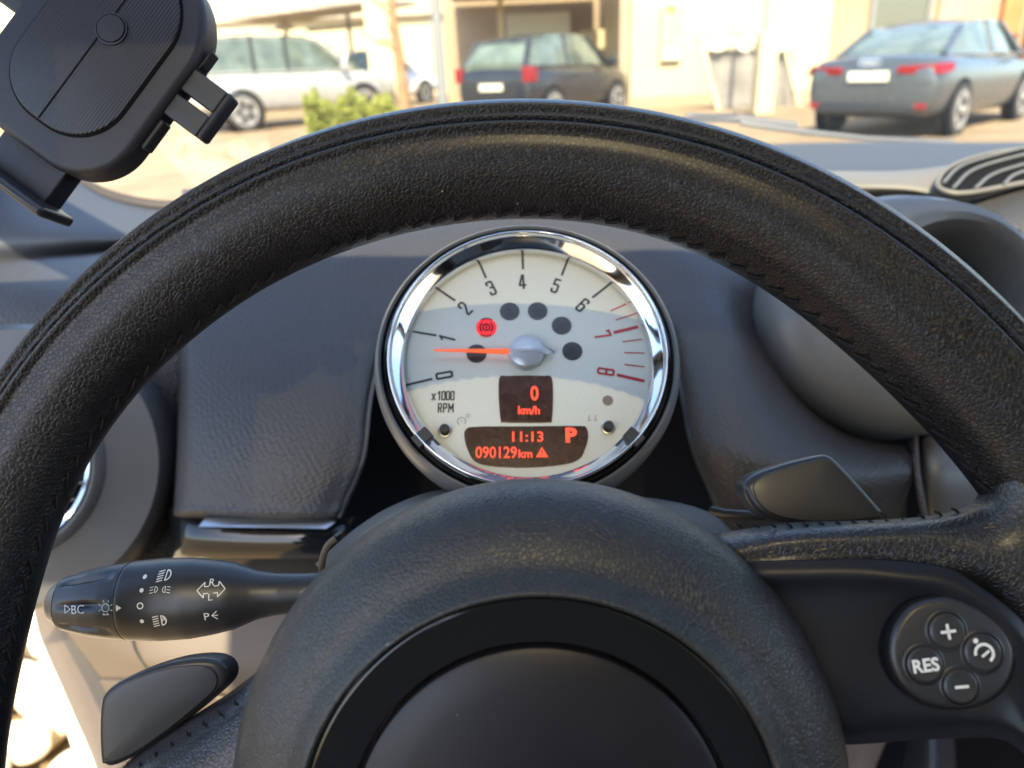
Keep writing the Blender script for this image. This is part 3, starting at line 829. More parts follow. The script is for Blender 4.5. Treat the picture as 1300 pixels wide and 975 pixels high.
q.tube([iv @ p for p in cat1([wp(484, 440, .516), wp(470, 508, .492), wp(463, 570, .478), wp(452, 605, .473), wp(438, 636, .470), (wp(431, 656, .470))], 8)], .0015, M['smooth'], 8)
q.build('cowl_edge', dash)
cpatch([[(690, 205, .68), (760, 205, .68), (850, 215, .68), (930, 235, .68), (1010, 265, .67), (1090, 300, .66), (1180, 330, .65)],
        [(670, 290, .60), (720, 290, .585), (830, 300, .575), (905, 320, .575), (975, 350, .58), (1060, 390, .60), (1180, 430, .62)],
        [(780, 360, .60), (800, 362, .555), (850, 368, .54), (910, 375, .54), (955, 395, .555), (1040, 440, .58), (1180, 480, .60)],
        [(840, 420, .58), (852, 420, .53), (885, 422, .515), (935, 430, .51), (972, 455, .525), (1060, 500, .56), (1180, 530, .57)],
        [(862, 480, .55), (868, 480, .51), (900, 484, .49), (950, 495, .485), (1000, 520, .495), (1075, 552, .52), (1175, 560, .54)],
        [(870, 535, .53), (876, 535, .495), (910, 540, .473), (965, 550, .468), (1025, 570, .472), (1095, 582, .485), (1168, 580, .52)],
        [(880, 580, .53), (887, 580, .49), (920, 585, .465), (975, 595, .458), (1038, 605, .460), (1105, 608, .475), (1160, 604, .505)],
        [(905, 640, .53), (912, 640, .50), (940, 640, .475), (990, 642, .47), (1050, 644, .475), (1110, 640, .49), (1152, 635, .52)],
        [(915, 690, .55), (922, 690, .53), (945, 690, .52), (990, 700, .52), (1050, 700, .52), (1110, 690, .53), (1150, 680, .55)]], M['softdash'], dash, 'right_cowl_panel')
q = MB()
q.tube([iv @ p for p in cat1([wp(862, 470, .53), wp(872, 520, .515), wp(880, 560, .50), (wp(898, 605, .50)), wp(918, 655, .50)], 8)], .003, M['black'], 8)
q.build('cowl_edge', dash)
# smooth panel + bright bead at the far right of the opening
cpatch([[(1163, 545, .53), (1175, 545, .52), (1210, 545, .52), (1290, 545, .53)],
        [(1166, 600, .52), (1180, 600, .505), (1220, 600, .505), (1290, 600, .52)],
        [(1172, 665, .52), (1190, 665, .51), (1230, 665, .51), (1290, 665, .52)]], M['smooth'], dash, 'console_side_panel')
q = MB(); q.tube([iv @ p for p in cat1([wp(1161, 550, .515), wp(1163, 590, .505), wp(1168, 625, .50), wp(1176, 662, .50)], 6)], .0022, M['softdash'], 8)
q.build('console_bead', dash)
# far left pad, recessed
cpatch([[(-350, 320, .80), (-100, 330, .74), (0, 326, .72), (70, 320, .72), (130, 316, .72), (200, 300, .74), (260, 290, .76)],
        [(-350, 350, .62), (-100, 350, .60), (0, 345, .60), (70, 340, .60), (130, 335, .60), (200, 325, .62), (260, 315, .64)],
        [(-350, 410, .55), (-100, 405, .54), (0, 400, .535), (70, 398, .535), (130, 396, .54), (200, 390, .55), (260, 385, .56)],
        [(-350, 560, .53), (-100, 560, .52), (0, 560, .52), (70, 560, .52), (130, 560, .52), (200, 560, .53), (260, 560, .55)],
        [(-350, 700, .52), (-100, 700, .51), (0, 700, .51), (70, 700, .51), (130, 700, .51), (200, 700, .53), (260, 690, .55)],
        [(-350, 760, .56), (-100, 760, .55), (0, 760, .55), (70, 760, .55), (130, 760, .55), (200, 750, .56), (260, 730, .57)]], M['softdash'], dash, 'door_side_pad')
# pillar foot / demister end, upper left
cpatch([[(-300, 130, .85), (-100, 190, .82), (0, 205, .80), (85, 224, .79), (140, 252, .78), (215, 266, .78), (330, 260, .80), (430, 235, .84)],
        [(-300, 200, .78), (-100, 240, .76), (0, 250, .74), (80, 258, .73), (150, 278, .72), (230, 285, .74), (330, 272, .78), (430, 248, .82)],
        [(-300, 300, .70), (-100, 305, .69), (0, 300, .68), (80, 300, .67), (150, 302, .68), (230, 298, .71), (330, 284, .76), (430, 262, .8)],
        [(-300, 345, .70), (-100, 340, .70), (0, 333, .69), (80, 326, .69), (150, 318, .70), (230, 306, .73), (330, 292, .77), (430, 270, .81)]], M['topdash'], dash, 'pillar_foot')
q = MB(); q.tube([iv @ p for p in cat1([wp(80, 218, .80), wp(105, 232, .795), wp(140, 248, .79), wp(180, 258, .785), wp(225, 262, .785), wp(300, 258, .79), wp(400, 236, .82)], 8)], [.004] + [.006] * 47 + [.004], M['seal'], 8)
q.build('glass_seal', dash)

# centre pod: a deep round bucket
def pod(parent, name, u, v, d, nrm, prof, m, seg=96):
    X = inv(parent) @ frame(cp(u, v, d), Vector(nrm))
    return MB().lathe(prof, m, seg, X, caps=False).build(name, parent), X
r_ = 162 / F * .50
o_ = lambda t: (t * 66 / F * .50, t * 12 / F * .50)
pd, Xp = pod(dash, 'centre_pod', 1145, 395, .50, (-.03, .10, 1), [(r_ * .90, -.16, 0, 0), (r_ * .97, -.08, 0, 0), (r_, -.035, 0, 0), (r_ * .985, -.018, *o_(.05)), (r_ * .95, -.006, *o_(.15)), (r_ * .88, .004, *o_(.4)), (r_ * .80, .010, *o_(.7)), (r_ * .69, .012, *o_(.9)), (r_ * .63, .010, *o_(1)), (r_ * .595, .003, *o_(1)), (r_ * .57, -.012, *o_(1)), (r_ * .54, -.04, *o_(1))], M['podlit'])
Xp = Xp @ Matrix.Translation((*o_(1), 0))
q = MB(); q.lathe([(.001, -.040), (r_ * .5, -.040), (r_ * .55, -.038)], M['black'], 48, Xp, caps=False)
q.lathe([(r_ * .50, -.036), (r_ * .52, -.031), (r_ * .54, -.036)], M['chrome'], 64, Xp, caps=False); q.build('pod_face', dash)
# round side vent, left
r_ = 186 / F * .49
pv, Xv = pod(dash, 'round_vent', 20, 592, .49, (.10, .06, 1), [(r_ * .86, -.09), (r_ * .96, -.05), (r_, -.02), (r_ * .985, -.006), (r_ * .94, .001), (r_ * .72, .006), (r_ * .63, .009), (r_ * .60, .0135), (r_ * .575, .0145), (r_ * .555, .013), (r_ * .545, .007)], M['smooth'])
q = MB(); q.lathe([(r_ * .55, .009), (r_ * .535, .0125), (r_ * .50, .010), (r_ * .47, .000), (r_ * .46, -.01)], M['chrome'], 64, Xv, caps=False); q.build('vent_ring', dash)
q = MB(); q.lathe([(.001, -.02), (r_ * .47, -.018)], M['void'], 48, Xv, caps=False)
for k in range(-3, 4):
    h_ = r_ * .46 * math.sqrt(max(.05, 1 - (k / 4) ** 2)); q.box(Xv @ Vector((0, k * r_ * .115, -.005)), (2 * h_, .0015, .012), M['black'], Xv.to_3x3())
q.build('vent_louvres', dash, smooth=False)
# oval top vent, right
X = inv(dash) @ frame(cp(1300, 222, .655), Vector((-.02, .75, .66)))
def ve(u, v, dz=0.0):
    n_ = Vector((-.02, .75, .66)).normalized(); return iv @ (CAM @ (plane_hit(u, v, cp(1300, 222, .655), n_) + n_ * dz))
out = closed([ve(1190, 234), ve(1203, 215), ve(1235, 201), ve(1290, 190), ve(1400, 181), ve(1500, 180), ve(1480, 205), ve(1400, 216), ve(1300, 232), ve(1235, 244), ve(1205, 244)], 6)
q = MB(); q.tube(out + [out[0]], .0022, M['sunlitdash'], 8, cap=False); q.build('vent_surround', dash)
q = MB(); c_ = sum(out, Vector()) / len(out); q.add([p + (c_ - p) * .005 for p in out] + [c_], [(k, (k + 1) % len(out), len(out)) for k in range(len(out))], M['void'])
q.build('vent_opening', dash, smooth=False).location.z += .0012
q = MB()
for a_, b_, c2 in (((1196, 236), (1222, 214), (1290, 193)), ((1208, 243), (1240, 218), (1330, 192)), ((1236, 243), (1270, 222), (1380, 192)), ((1272, 238), (1300, 222), (1420, 192)), ((1330, 230), (1360, 215), (1460, 190))):
    q.tube(cat1([ve(*a_, .003), ve(*b_, .004), ve(*c2, .003)], 8), .0014, M['vent'], 6)
q.build('vent_slats', dash)
# piano-black trim below the left cowl, its sky reflection built as a strip
cpatch([[(205, 640, .53), (232, 646, .50), (330, 652, .495), (440, 655, .50), (470, 655, .53)],
        [(214, 668, .515), (238, 670, .485), (330, 675, .480), (430, 676, .485), (462, 676, .52)],
        [(212, 700, .52), (232, 703, .49), (330, 706, .485), (420, 706, .49), (450, 706, .52)],
        [(200, 735, .55), (220, 738, .53), (330, 740, .53), (420, 740, .53), (450, 740, .55)]], M['gloss'], dash, 'gloss_trim')
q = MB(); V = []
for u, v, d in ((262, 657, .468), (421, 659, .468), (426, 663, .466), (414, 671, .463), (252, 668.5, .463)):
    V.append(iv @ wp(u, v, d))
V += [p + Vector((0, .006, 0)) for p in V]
q.add(V, [(0, 1, 2, 3, 4), (9, 8, 7, 6, 5)] + [(i, (i + 1) % 5, 5 + (i + 1) % 5, 5 + i) for i in range(5)], M['satin']); q.build('sky_reflection_strip', dash, smooth=False)
# lower panels
cpatch([[(50, 735, .60), (130, 738, .56), (200, 745, .55), (300, 750, .55), (420, 750, .55)],
        [(66, 775, .58), (140, 790, .55), (200, 800, .54), (300, 800, .54), (420, 800, .54)],
        [(92, 815, .57), (150, 830, .545), (200, 840, .535), (300, 845, .535), (420, 850, .535)],
        [(128, 862, .57), (170, 862, .545), (210, 866, .54), (300, 885, .54), (420, 900, .54)]], M['warmlit'], dash, 'knee_panel')
cpatch([[(126, 864, .575), (170, 866, .552), (210, 870, .547), (300, 889, .547), (420, 904, .547)],
        [(140, 900, .58), (180, 905, .56), (220, 910, .555), (300, 920, .555), (420, 930, .56)],
        [(152, 990, .60), (200, 1000, .59), (250, 1000, .58), (330, 1000, .58), (450, 1000, .58)]], M['warmlit'], dash, 'lower_knee_panel')
q = MB()
q.tube([iv @ p for p in cat1([wp(166, 806, .5385), wp(172, 826, .5365), wp(186, 848, .5365), wp(205, 868, .538)], 6)], .0007, M['seal'], 6)
q.build('panel_seam', dash)
# dark backing behind all the openings
cpatch([[(-100, 420, .62), (200, 420, .62), (480, 420, .66), (700, 400, .70), (900, 420, .66), (1200, 420, .66), (1500, 420, .66)],
        [(-100, 600, .60), (200, 600, .60), (480, 600, .68), (700, 600, .72), (900, 600, .68), (1200, 600, .66), (1500, 600, .66)],
        [(200, 760, .62), (260, 760, .62), (480, 760, .68), (700, 760, .72), (900, 760, .68), (1200, 760, .66), (1500, 760, .66)],
        [(230, 1150, .66), (300, 1150, .66), (480, 1150, .70), (700, 1150, .72), (900, 1150, .70), (1200, 1150, .70), (1500, 1150, .70)]], M['void'], dash, 'backing')
cpatch([[(1055, 935, .62), (1090, 935, .61), (1128, 935, .61)], [(1055, 1000, .60), (1085, 1000, .59), (1105, 1000, .59)], [(1055, 1100, .60), (1080, 1100, .59), (1095, 1100, .59)]], M['warmlit'], dash, 'console_lower_panel')
cpatch([[(1150, 930, .62), (1180, 930, .58), (1212, 930, .60)], [(1140, 1000, .60), (1180, 1000, .56), (1215, 1000, .58)], [(1140, 1100, .60), (1180, 1100, .56), (1215, 1100, .58)]], M['black'], dash, 'console_leg')

# ================================================================== STEERING WHEEL
NW = Vector((-.05, .13, 1)).normalized()
PW = cp(720, 203, .228)
CW = plane_hit(690, 1000, PW, NW)
WM = frame(CW, NW)
wheel = empty('steering_wheel', 'black leather steering wheel with round hub and grey paddles in the foreground', 'steering wheel', WM)
WI = (CAM.inverted() @ WM).inverted()      # camera frame -> wheel frame
def wl(u, v, h=0.0):
    q_ = WI @ plane_hit(u, v, CW + NW * h, NW); return Vector((q_.x, q_.y, h))
outer = [(0, 476), (47, 402), (132, 318), (212, 263), (300, 204), (400, 167), (477, 144), (592, 129), (688, 126), (785, 133), (861, 146), (900, 156), (961, 175), (1001, 192), (1053, 218), (1099, 243), (1171, 290), (1239, 346), (1300, 410)]
inner = [(8, 935), (34, 849), (49, 781), (64, 688), (82, 640), (104, 591), (121, 568), (132, 549), (189, 483), (264, 412), (340, 365), (400, 331), (477, 308), (554, 288), (631, 279), (688, 278), (746, 281), (823, 296), (861, 310), (900, 326), (945, 349), (986, 378), (1040, 423), (1103, 482)]
def polar(P): 
    r = []
    for u, v in P:
        p = wl(u, v); r.append((math.degrees(math.atan2(p.y, p.x)), p.xy.length))
    return r
fo = [(-180, .193), (-150, .188), (-120, .184), (-90, .182), (-45, .181), (0, .183), (25, .1845)] + sorted(polar(outer)) + [(180, .193)]
fi = [(-180, .1517), (-150, .150), (-120, .147), (-90, .146), (-45, .145), (0, .145), (30, .1440)] + sorted(p for p in polar(inner)) + [(180, .1517)]
def interp(tab, x):
    for (a0, b0), (a1, b1) in zip(tab, tab[1:]):
        if a0 <= x <= a1: return b0 + (b1 - b0) * (x - a0) / (a1 - a0 + 1e-9)
    return tab[-1][1]
NA = 720
ro = [interp(fo, -180 + 360 * k / NA) for k in range(NA)]; ri = [interp(fi, -180 + 360 * k / NA) for k in range(NA)]
def smooth_loop(a_, w_=14, it=3):
    n = len(a_)
    for _ in range(it): a_ = [sum(a_[(i + j) % n] for j in range(-w_, w_ + 1)) / (2 * w_ + 1) for i in range(n)]
    return a_
ro, ri = smooth_loop(ro), smooth_loop(ri)
# rim section: S = 0 outermost, 90 facing the driver, 180 innermost; a two-seam piping runs round at about 60-75
def bump_(s, c, w_): return math.exp(-((s - c) / w_) ** 2)
NS = 120
SS = sorted(set([round(360 * k / 72, 3) for k in range(72)] + [50 + .8 * k for k in range(46)]))
V = []
def rim_pt(k, s):
    th = rad(-180 + 360 * k / NA); r0, r1 = ro[k % NA], ri[k % NA]; cr, ar = (r0 + r1) / 2, (r0 - r1) / 2
    dz = (.0016 * bump_(s, 56.5, 3.2) - .0008 * bump_(s, 62, 2.0) + .0003 * bump_(s, 66.5, 2.6) - .0034 * bump_(s, 72.5, 2.6) + .0020 * bump_(s, 80, 4.2) - .0010 * bump_(s, 163, 2.2) - .0004 * bump_(s, 158, 8))
    q_ = rad(s); a2 = ar + dz
    rr_ = cr + a2 * math.cos(q_); zz = (a2 * .93) * math.sin(q_)
    return Vector((rr_ * math.cos(th), rr_ * math.sin(th), zz))
tgo, tgi = list(ro), list(ri)
WC = WI @ Vector((0, 0, 0))        # the eye in the wheel frame
for _ in range(5):
    eo, ei = [0] * NA, [0] * NA
    for k in range(0, NA, 4):
        mo, mi_ = 0, 9
        for s in range(-40, 231, 5):
            p = rim_pt(k, s); q_ = WC + (p - WC) * (WC.z / (WC.z - p.z)); r = q_.xy.length
            mo = max(mo, r); mi_ = min(mi_, r)
        for j in range(4): eo[(k + j) % NA] = tgo[k] - mo; ei[(k + j) % NA] = tgi[k] - mi_
    ro = [a_ + b_ * .8 for a_, b_ in zip(ro, eo)]; ri = [a_ + b_ * .8 for a_, b_ in zip(ri, ei)]
ro, ri = smooth_loop(ro, 8, 2), smooth_loop(ri, 8, 2)
NK = 360
for k in range(NK):
    for s in SS: V.append(rim_pt(k * NA // NK, s))
ns = len(SS)
Fs = [(k * ns + j, k * ns + (j + 1) % ns, ((k + 1) % NK) * ns + (j + 1) % ns, ((k + 1) % NK) * ns + j) for k in range(NK) for j in range(ns)]
rim = MB().add(V, Fs, M['rim']).build('rim', wheel, auto=180)
# cross stitches along the inner edge
q = MB()
k = 0.0
while k < NA:
    th = -180 + 360 * k / NA
    if not (-60 < th < 5) :
        ki = int(k)
        A_ = rim_pt(ki, 168); B_ = rim_pt(ki + 3, 177)
        out_ = lambda P, s: P + Vector((P.x, P.y, 0)).normalized() * (math.cos(rad(s)) * .0004) + Vector((0, 0, .0004))
        m_ = rim_pt(ki + 1, 173)
        q.tube([out_(A_, 155), out_(m_, 165) + Vector((0, 0, .0003)), out_(B_, 172)], [.0003, .0006, .0004], M['thread'], 6)
    k += 4.6
q.build('stitching', rim)
# airbag cover, lathe about the wheel axis
CB = plane_hit(684, 990, CW - NW * .003, NW)
b0 = WI @ CB
Xb = Matrix.Translation(b0) @ Matrix.Rotation(rad(8), 4, 'X') @ Matrix.Rotation(rad(2), 4, 'Y')
prof = [(.068, -.030), (.0765, -.022), (.0815, -.010), (.083, -.001), (.0825, .0055), (.0805, .0115), (.0772, .0160), (.0730, .0195), (.0692, .0215), (.0664, .0224), (.0642, .0236), (.0622, .0256), (.0606, .0272), (.0596, .0280), (.0588, .0276), (.0583, .0262), (.0581, .022)]
prof = [v.to_tuple() for v in cat1([Vector((r, h)) for r, h in prof], 3)]
hub = MB().lathe(prof, M['boss'], 160, Xb, caps=False).build('airbag_cover', wheel, auto=180)
q = MB(); q.lathe([(.0579, .022), (.0579, .0258), (.0578, .0261), (.0576, .02615), (.0572, .02615), (.0480, .0259), (.0474, .0258), (.0471, .0254), (.0468, .0240), (.0468, .021)], M['gloss'], 160, Xb, caps=False)
q.build('gloss_ring', wheel, auto=15)
q = MB(); q.lathe([(.0463, .021), (.0463, .0242), (.0456, .0256), (.0444, .0262), (.036, .0272), (.026, .0282), (.012, .0289), (.0005, .0291)], M['disc'], 128, Xb, caps=False)
q.build('hub_disc', wheel)
# spokes (leather) and right trim panel
def wpatch(rows, m, name, n=8, solid=.002, parent=None, hh=0):
    return patch([[wl(u, v, h + hh) for u, v, h in r] for r in rows], m, (0, 0, 1), n=n).build(name, parent or wheel, solid=solid)
wpatch([[(905, 678, -.018), (1000, 676, -.018), (1100, 672, -.018), (1180, 664, -.018), (1228, 650, -.018), (1246, 632, -.017), (1255, 590, -.014)],
        [(905, 678, -.008), (1000, 664, -.008), (1100, 661, -.008), (1180, 655, -.008), (1226, 643, -.008), (1243, 624, -.007), (1245, 585, -.003)],
        [(910, 684, -.002), (1000, 670, .000), (1100, 665, .002), (1180, 660, .003), (1235, 652, .004), (1262, 640, .006), (1285, 600, .010)],
        [(925, 696, .003), (1000, 683, .005), (1100, 678, .0065), (1185, 677, .008), (1245, 680, .009), (1290, 685, .011), (1340, 660, .013)],
        [(940, 712, .004), (1010, 703, .0055), (1110, 700, .007), (1195, 703, .008), (1255, 718, .010), (1310, 750, .011), (1370, 760, .012)],
        [(950, 730, .004), (1020, 722, .005), (1120, 720, .006), (1195, 728, .007), (1250, 750, .006), (1300, 800, .007), (1350, 860, .008)],
        [(960, 760, -.003), (1030, 760, -.003), (1120, 760, -.002), (1195, 770, 0), (1250, 790, 0), (1300, 850, .002), (1350, 960, .003)]], M['rimsoft'], 'spoke_leather')
q = MB()
for k in range(14):
    u = 938 + k * 21; v = 667 - (k ** 2) * .05 if k < 11 else 660 - (k - 10) * 4
    p = wl(u, v, 0.0005 - .001); q.tube([p + Vector((-.0007, .0006, 0)), p + Vector((0, .0001, .0009)), p + Vector((.0009, -.0006, .0006))], [.0003, .0005, .0003], M['thread'], 6)
q.build('spoke_stitching', wheel)
tr_rows = [[(935, 716, .002), (955, 712, .006), (1020, 711, .0078), (1090, 709, .009), (1150, 712, .010), (1205, 722, .0115), (1255, 752, .0125), (1300, 790, .013), (1340, 850, .012)],
           [(940, 735, .003), (965, 732, .0075), (1020, 731, .0090), (1090, 730, .0105), (1150, 735, .012), (1205, 745, .0130), (1255, 772, .0138), (1295, 810, .014), (1335, 870, .012)],
           [(955, 760, .003), (985, 757, .0058), (1030, 757, .0070), (1090, 757, .0085), (1140, 760, .0095), (1200, 775, .0105), (1250, 800, .011), (1285, 840, .0115), (1320, 900, .0105)],
           [(985, 820, .002), (1010, 820, .0050), (1050, 820, .0062), (1100, 820, .0075), (1150, 825, .0085), (1200, 830, .0095), (1245, 850, .010), (1280, 880, .0105), (1310, 930, .010)],
           [(1020, 880, .001), (1040, 880, .0048), (1075, 880, .0060), (1110, 882, .0070), (1150, 885, .0085), (1190, 892, .0100), (1230, 902, .0112), (1270, 915, .0115), (1310, 940, .010)],
           [(1040, 925, -.002), (1060, 925, .0030), (1090, 925, .0040), (1120, 922, .0050), (1155, 920, .0065), (1195, 920, .0080), (1235, 921, .0090), (1275, 927, .0090), (1310, 950, .008)],
           [(1050, 950, -.012), (1062, 946, -.006), (1090, 945, -.005), (1120, 943, -.004), (1155, 940, -.002), (1195, 938, -.001), (1235, 937, -.001), (1275, 940, -.001), (1310, 965, -.002)]]
wpatch(tr_rows, M['trim'], 'spoke_trim')
# lower-left spoke
wpatch([[(330, 850, -.020), (290, 880, -.020), (240, 912, -.020), (190, 945, -.020), (130, 985, -.020), (20, 1040, -.018)],
        [(330, 865, -.010), (295, 888, -.010), (245, 918, -.010), (195, 951, -.009), (140, 990, -.008), (40, 1060, -.006)],
        [(345, 900, -.002), (310, 915, -.002), (265, 945, -.001), (215, 980, .001), (160, 1020, .002), (60, 1090, .004)],
        [(360, 960, .000), (330, 975, .001), (290, 1000, .002), (240, 1040, .004), (190, 1080, .005), (90, 1150, .007)],
        [(380, 1080, 0), (350, 1110, 0), (310, 1140, .001), (270, 1180, .002), (220, 1220, .003), (120, 1300, .004)]], M['rimsoft'], 'spoke_leather')
q = MB()
for k in range(8):
    p = wl(300 - k * 20, 892 + k * 13.2, -.006); q.tube([p + Vector((-.0007, .0006, 0)), p + Vector((0, .0001, .0009)), p + Vector((.0009, -.0006, .0006))], [.0003, .0005, .0003], M['thread'], 6)
q.build('spoke_stitching', wheel)
# bottom spoke (below the picture)
q = MB(); q.tube([(0, -.06, -.006), (0, -.11, -.004), (0, -.165, 0)], [.03, .024, .02], M['rimsoft'], 16); q.build('spoke_leather', wheel)
# steering-wheel button pad
HP = .0115
egg = [(1189, 757), (1218, 760), (1250, 775), (1276, 800), (1286, 832), (1276, 868), (1248, 891), (1208, 898), (1170, 890), (1141, 866), (1127, 832), (1132, 797), (1154, 768)]
qp = MB(); P = closed([wl(u, v, HP).xy.to_3d() for u, v in egg], 6)
c_ = sum(P, Vector()) / len(P)
qp.prism([c_ + (p - c_) * 1.045 for p in P], .004, HP + .0003, M['void'], .0003)
qp.prism(P, .005, HP + .0016, M['pad'], .0018, dome=.0006)
pad = qp.build('button_pad', wheel)
def button(name, u, v, r, symbol):
    q = MB(); p = wl(u, v, HP); X = Matrix.Translation((p.x, p.y, HP + .0012))
    rm = r / F * .205
    q.lathe([(rm * 1.22, 0), (rm * 1.2, .0009), (rm * 1.10, .0011), (rm * 1.03, .0004), (rm, .0006), (rm * .97, .0014), (rm * .85, .0017), (rm * .5, .0015), (.0001, .0014)], M['pad'], 40, X)
    k = .205 / F; z = HP + .0031
    for V_, F_ in symbol(k): q.add([Vector((p.x, p.y, z)) + v_ for v_ in V_], F_, M['icon'])
    q.build(name, pad)
rt = lambda V_, F_, a_: (put(V_, 0, 0, 0, rad(a_)), F_)
button('plus_button', 1196, 799, 21, lambda k: [rt(*line2d(-9 * k, 0, 9 * k, 0, 3.4 * k), 8), rt(*line2d(0, -9 * k, 0, 9 * k, 3.4 * k), 8)])
button('minus_button', 1213, 868, 20, lambda k: [rt(*line2d(-8 * k, 0, 8 * k, 0, 3.4 * k), 6)])
button('resume_button', 1168, 841, 21, lambda k: [rt(*fit_text('RES', 31 * k, 16 * k, .03), 8)])
def cruise(k):
    o = [rt(*ring2d(8.5 * k, 12 * k, -215, 35, 24), 160)]
    o.append(([v + Vector((-9 * k, 14 * k, 0)) for v in ring2d(0.01 * k, 3 * k)[0]], ring2d(.01 * k, 3 * k)[1]))
    o.append(rt(*line2d(0, -5 * k, 3 * k, 6 * k, 3 * k), -35)); return o
button('cruise_button', 1241, 826, 22, cruise)
# paddles
def paddle(pts, h0, h1, tilt=0, side=0, inset=True):
    P = closed([wl(u, v, h1).xy.to_3d() for u, v in pts], 8)
    q = MB(); q.prism(P, h0, h1, M['paddle'], .0022, dome=.0008)
    c_ = sum(P, Vector()) / len(P)
    if inset: q.prism([c_ + (p - c_) * .88 for p in P], h1 - .001, h1 + .0006, M['paddle'], .0004, dome=.0004)
    for v in q.V: v.z += (c_.y - v.y) * tilt + (c_.x - v.x) * side
    return q.build('shift_paddle', wheel)
paddle([(945, 622), (955, 604), (995, 589), (1040, 578), (1056, 578), (1072, 592), (1100, 624), (1125, 656), (1118, 662), (1060, 667), (1000, 664), (962, 650)], -.028, -.017, .12)
paddle([(127, 962), (130, 905), (139, 876), (170, 856), (220, 840), (262, 838), (281, 850), (280, 872), (255, 897), (215, 930), (175, 958), (145, 973), (132, 972)], -.022, -.013, -.12, .18)

# ================================================================== COLUMN, STALK
colm = empty('steering_column', 'dark grey column shroud just behind the hub', 'column shroud', WM)
i2 = inv(colm)
patch([[i2 @ wp(u, v, d) for u, v in ((400, 716), (424, 694), (455, 668), (500, 641), (560, 622), (640, 625), (760, 625), (900, 650), (960, 720))] for d in (.335,)]
      + [[i2 @ wp(u, v, .31) for u, v in ((406, 722), (430, 692), (460, 668), (505, 642), (562, 626), (640, 630), (760, 630), (880, 655), (940, 720))]]
      + [[i2 @ wp(u, v, .285) for u, v in ((418, 735), (444, 706), (475, 682), (520, 655), (575, 640), (645, 645), (760, 645), (870, 670), (920, 740))]]
      + [[i2 @ wp(u, v, .275) for u, v in ((440, 790), (470, 760), (500, 740), (540, 720), (590, 705), (650, 695), (760, 695), (850, 730), (890, 800))]], M['smooth'], i2 @ Vector((0, 0, EYE)), n=6).build('shroud', colm, solid=.002)
q = MB(); i2 = inv(colm)
q.tube([i2 @ p for p in cat1([wp(408, 728, .282), wp(410, 708, .280), wp(416, 693, .279), wp(426, 684, .280)], 6)], .0013, M['warmlit'], 8)  # small shroud edge; its gold highlight is put into the warm colour
q.build('lit_shroud_lip', colm)
q = MB()
q.tube([i2 @ wp(905, 649, .35), i2 @ wp(922, 652, .34), i2 @ wp(975, 655, .33)], [.0025, .002, .002], M['black'], 8)
q.build('wiper_stalk', colm)

SA, SB = cp(59, 767, .272), cp(395, 752, .272)
ax = (SB - SA).normalized(); zz = (Vector((0, .12, 1)) - ax * ax.dot(Vector((0, .12, 1)))).normalized(); yy = zz.cross(ax)
A_ = Matrix((ax, yy, zz)).transposed().to_4x4(); A_.translation = SA
SM = CAM @ A_
stalk = empty('light_stalk', 'black light and indicator stalk with rotary end cap left of the hub', 'stalk', SM)
kp = .272 / F
def rprof(x):   # x in photo px from tip
    tab = [(0, 0), (2, 10), (8, 21), (25, 33), (60, 42), (85, 46), (106, 48), (112, 49), (150, 51), (185, 50), (215, 46), (240, 41), (258, 34), (275, 28), (300, 25), (335, 24), (345, 24)]
    for (a0, b0), (a1, b1) in zip(tab, tab[1:]):
        if a0 <= x <= a1: return b0 + (b1 - b0) * (x - a0) / (a1 - a0)
    return 24
def sbody(xs, m, name, flute=False):
    V = []; seg = 96
    for x in xs:
        for k in range(seg):
            q_ = 2 * math.pi * k / seg; r = rprof(x)
            if flute and 30 < x < 100:
                w1 = max(0, math.cos(8 * q_ + .3)) ** 3; r -= 6.5 * w1 * math.sin(math.pi * (x - 30) / 70) ** .7
            V.append(Vector((x * kp, r * kp * math.cos(q_), r * kp * math.sin(q_) * .92)))
    n = len(xs)
    Fs = [(i * seg + k, i * seg + (k + 1) % seg, (i + 1) * seg + (k + 1) % seg, (i + 1) * seg + k) for i in range(n - 1) for k in range(seg)]
    Fs += [tuple(range(seg)), tuple(range((n - 1) * seg, n * seg))[::-1]]
    return MB().add(V, Fs, m)
nm = M['pad']
tipc = sbody([.1, 1, 2, 4, 6, 9, 13, 18, 23.5], nm, '')
tipc.build('end_button', stalk)
capm = sbody([25] + [26 + 2.5 * k for k in range(32)] + [107], nm, '', True)
bodm = sbody([110, 111.5] + [114 + 6 * k for k in range(26)] + [270, 290, 320, 345], nm, '')
collar = sbody([106, 111], M['bezel'], ''); collar.V = [Vector((v.x, v.y * .985, v.z * .985)) for v in collar.V]
def wrap(V, m, mb, F_):
    out = []
    for v in V:
        r = rprof(v.x) * kp; y = v.y * kp
        out.append(Vector((v.x * kp, y, .92 * math.sqrt(max(0, r * r - y * y)) + .00025)))
    mb.add(out, F_, m)
def loc(u, v):   # photo px -> stalk px coordinates
    p = A_.inverted() @ plane_hit(u, v, SA + zz * .010, zz); return p.x / kp, p.y / kp
def stext(mb, s, u, v, wd, ht, ang=1.5, bold=.0):
    V_, F_ = fit_text(s, wd, ht, bold); x, y = loc(u, v); wrap(put(V_, x, y, 0, rad(ang)), M['icon'], mb, F_)
def sgeo(mb, items, u, v):
    x, y = loc(u, v)
    for V_, F_ in items: wrap([p + Vector((x, y, 0)) for p in V_], M['icon'], mb, F_)
stext(capm, 'BC', 101, 773, 17, 10.5)
sgeo(capm, [line2d(-4, -5, -4, 5, 1), line2d(-4, 5, 4, 0, 1), line2d(-4, -5, 4, 0, 1)], 86.5, 773)
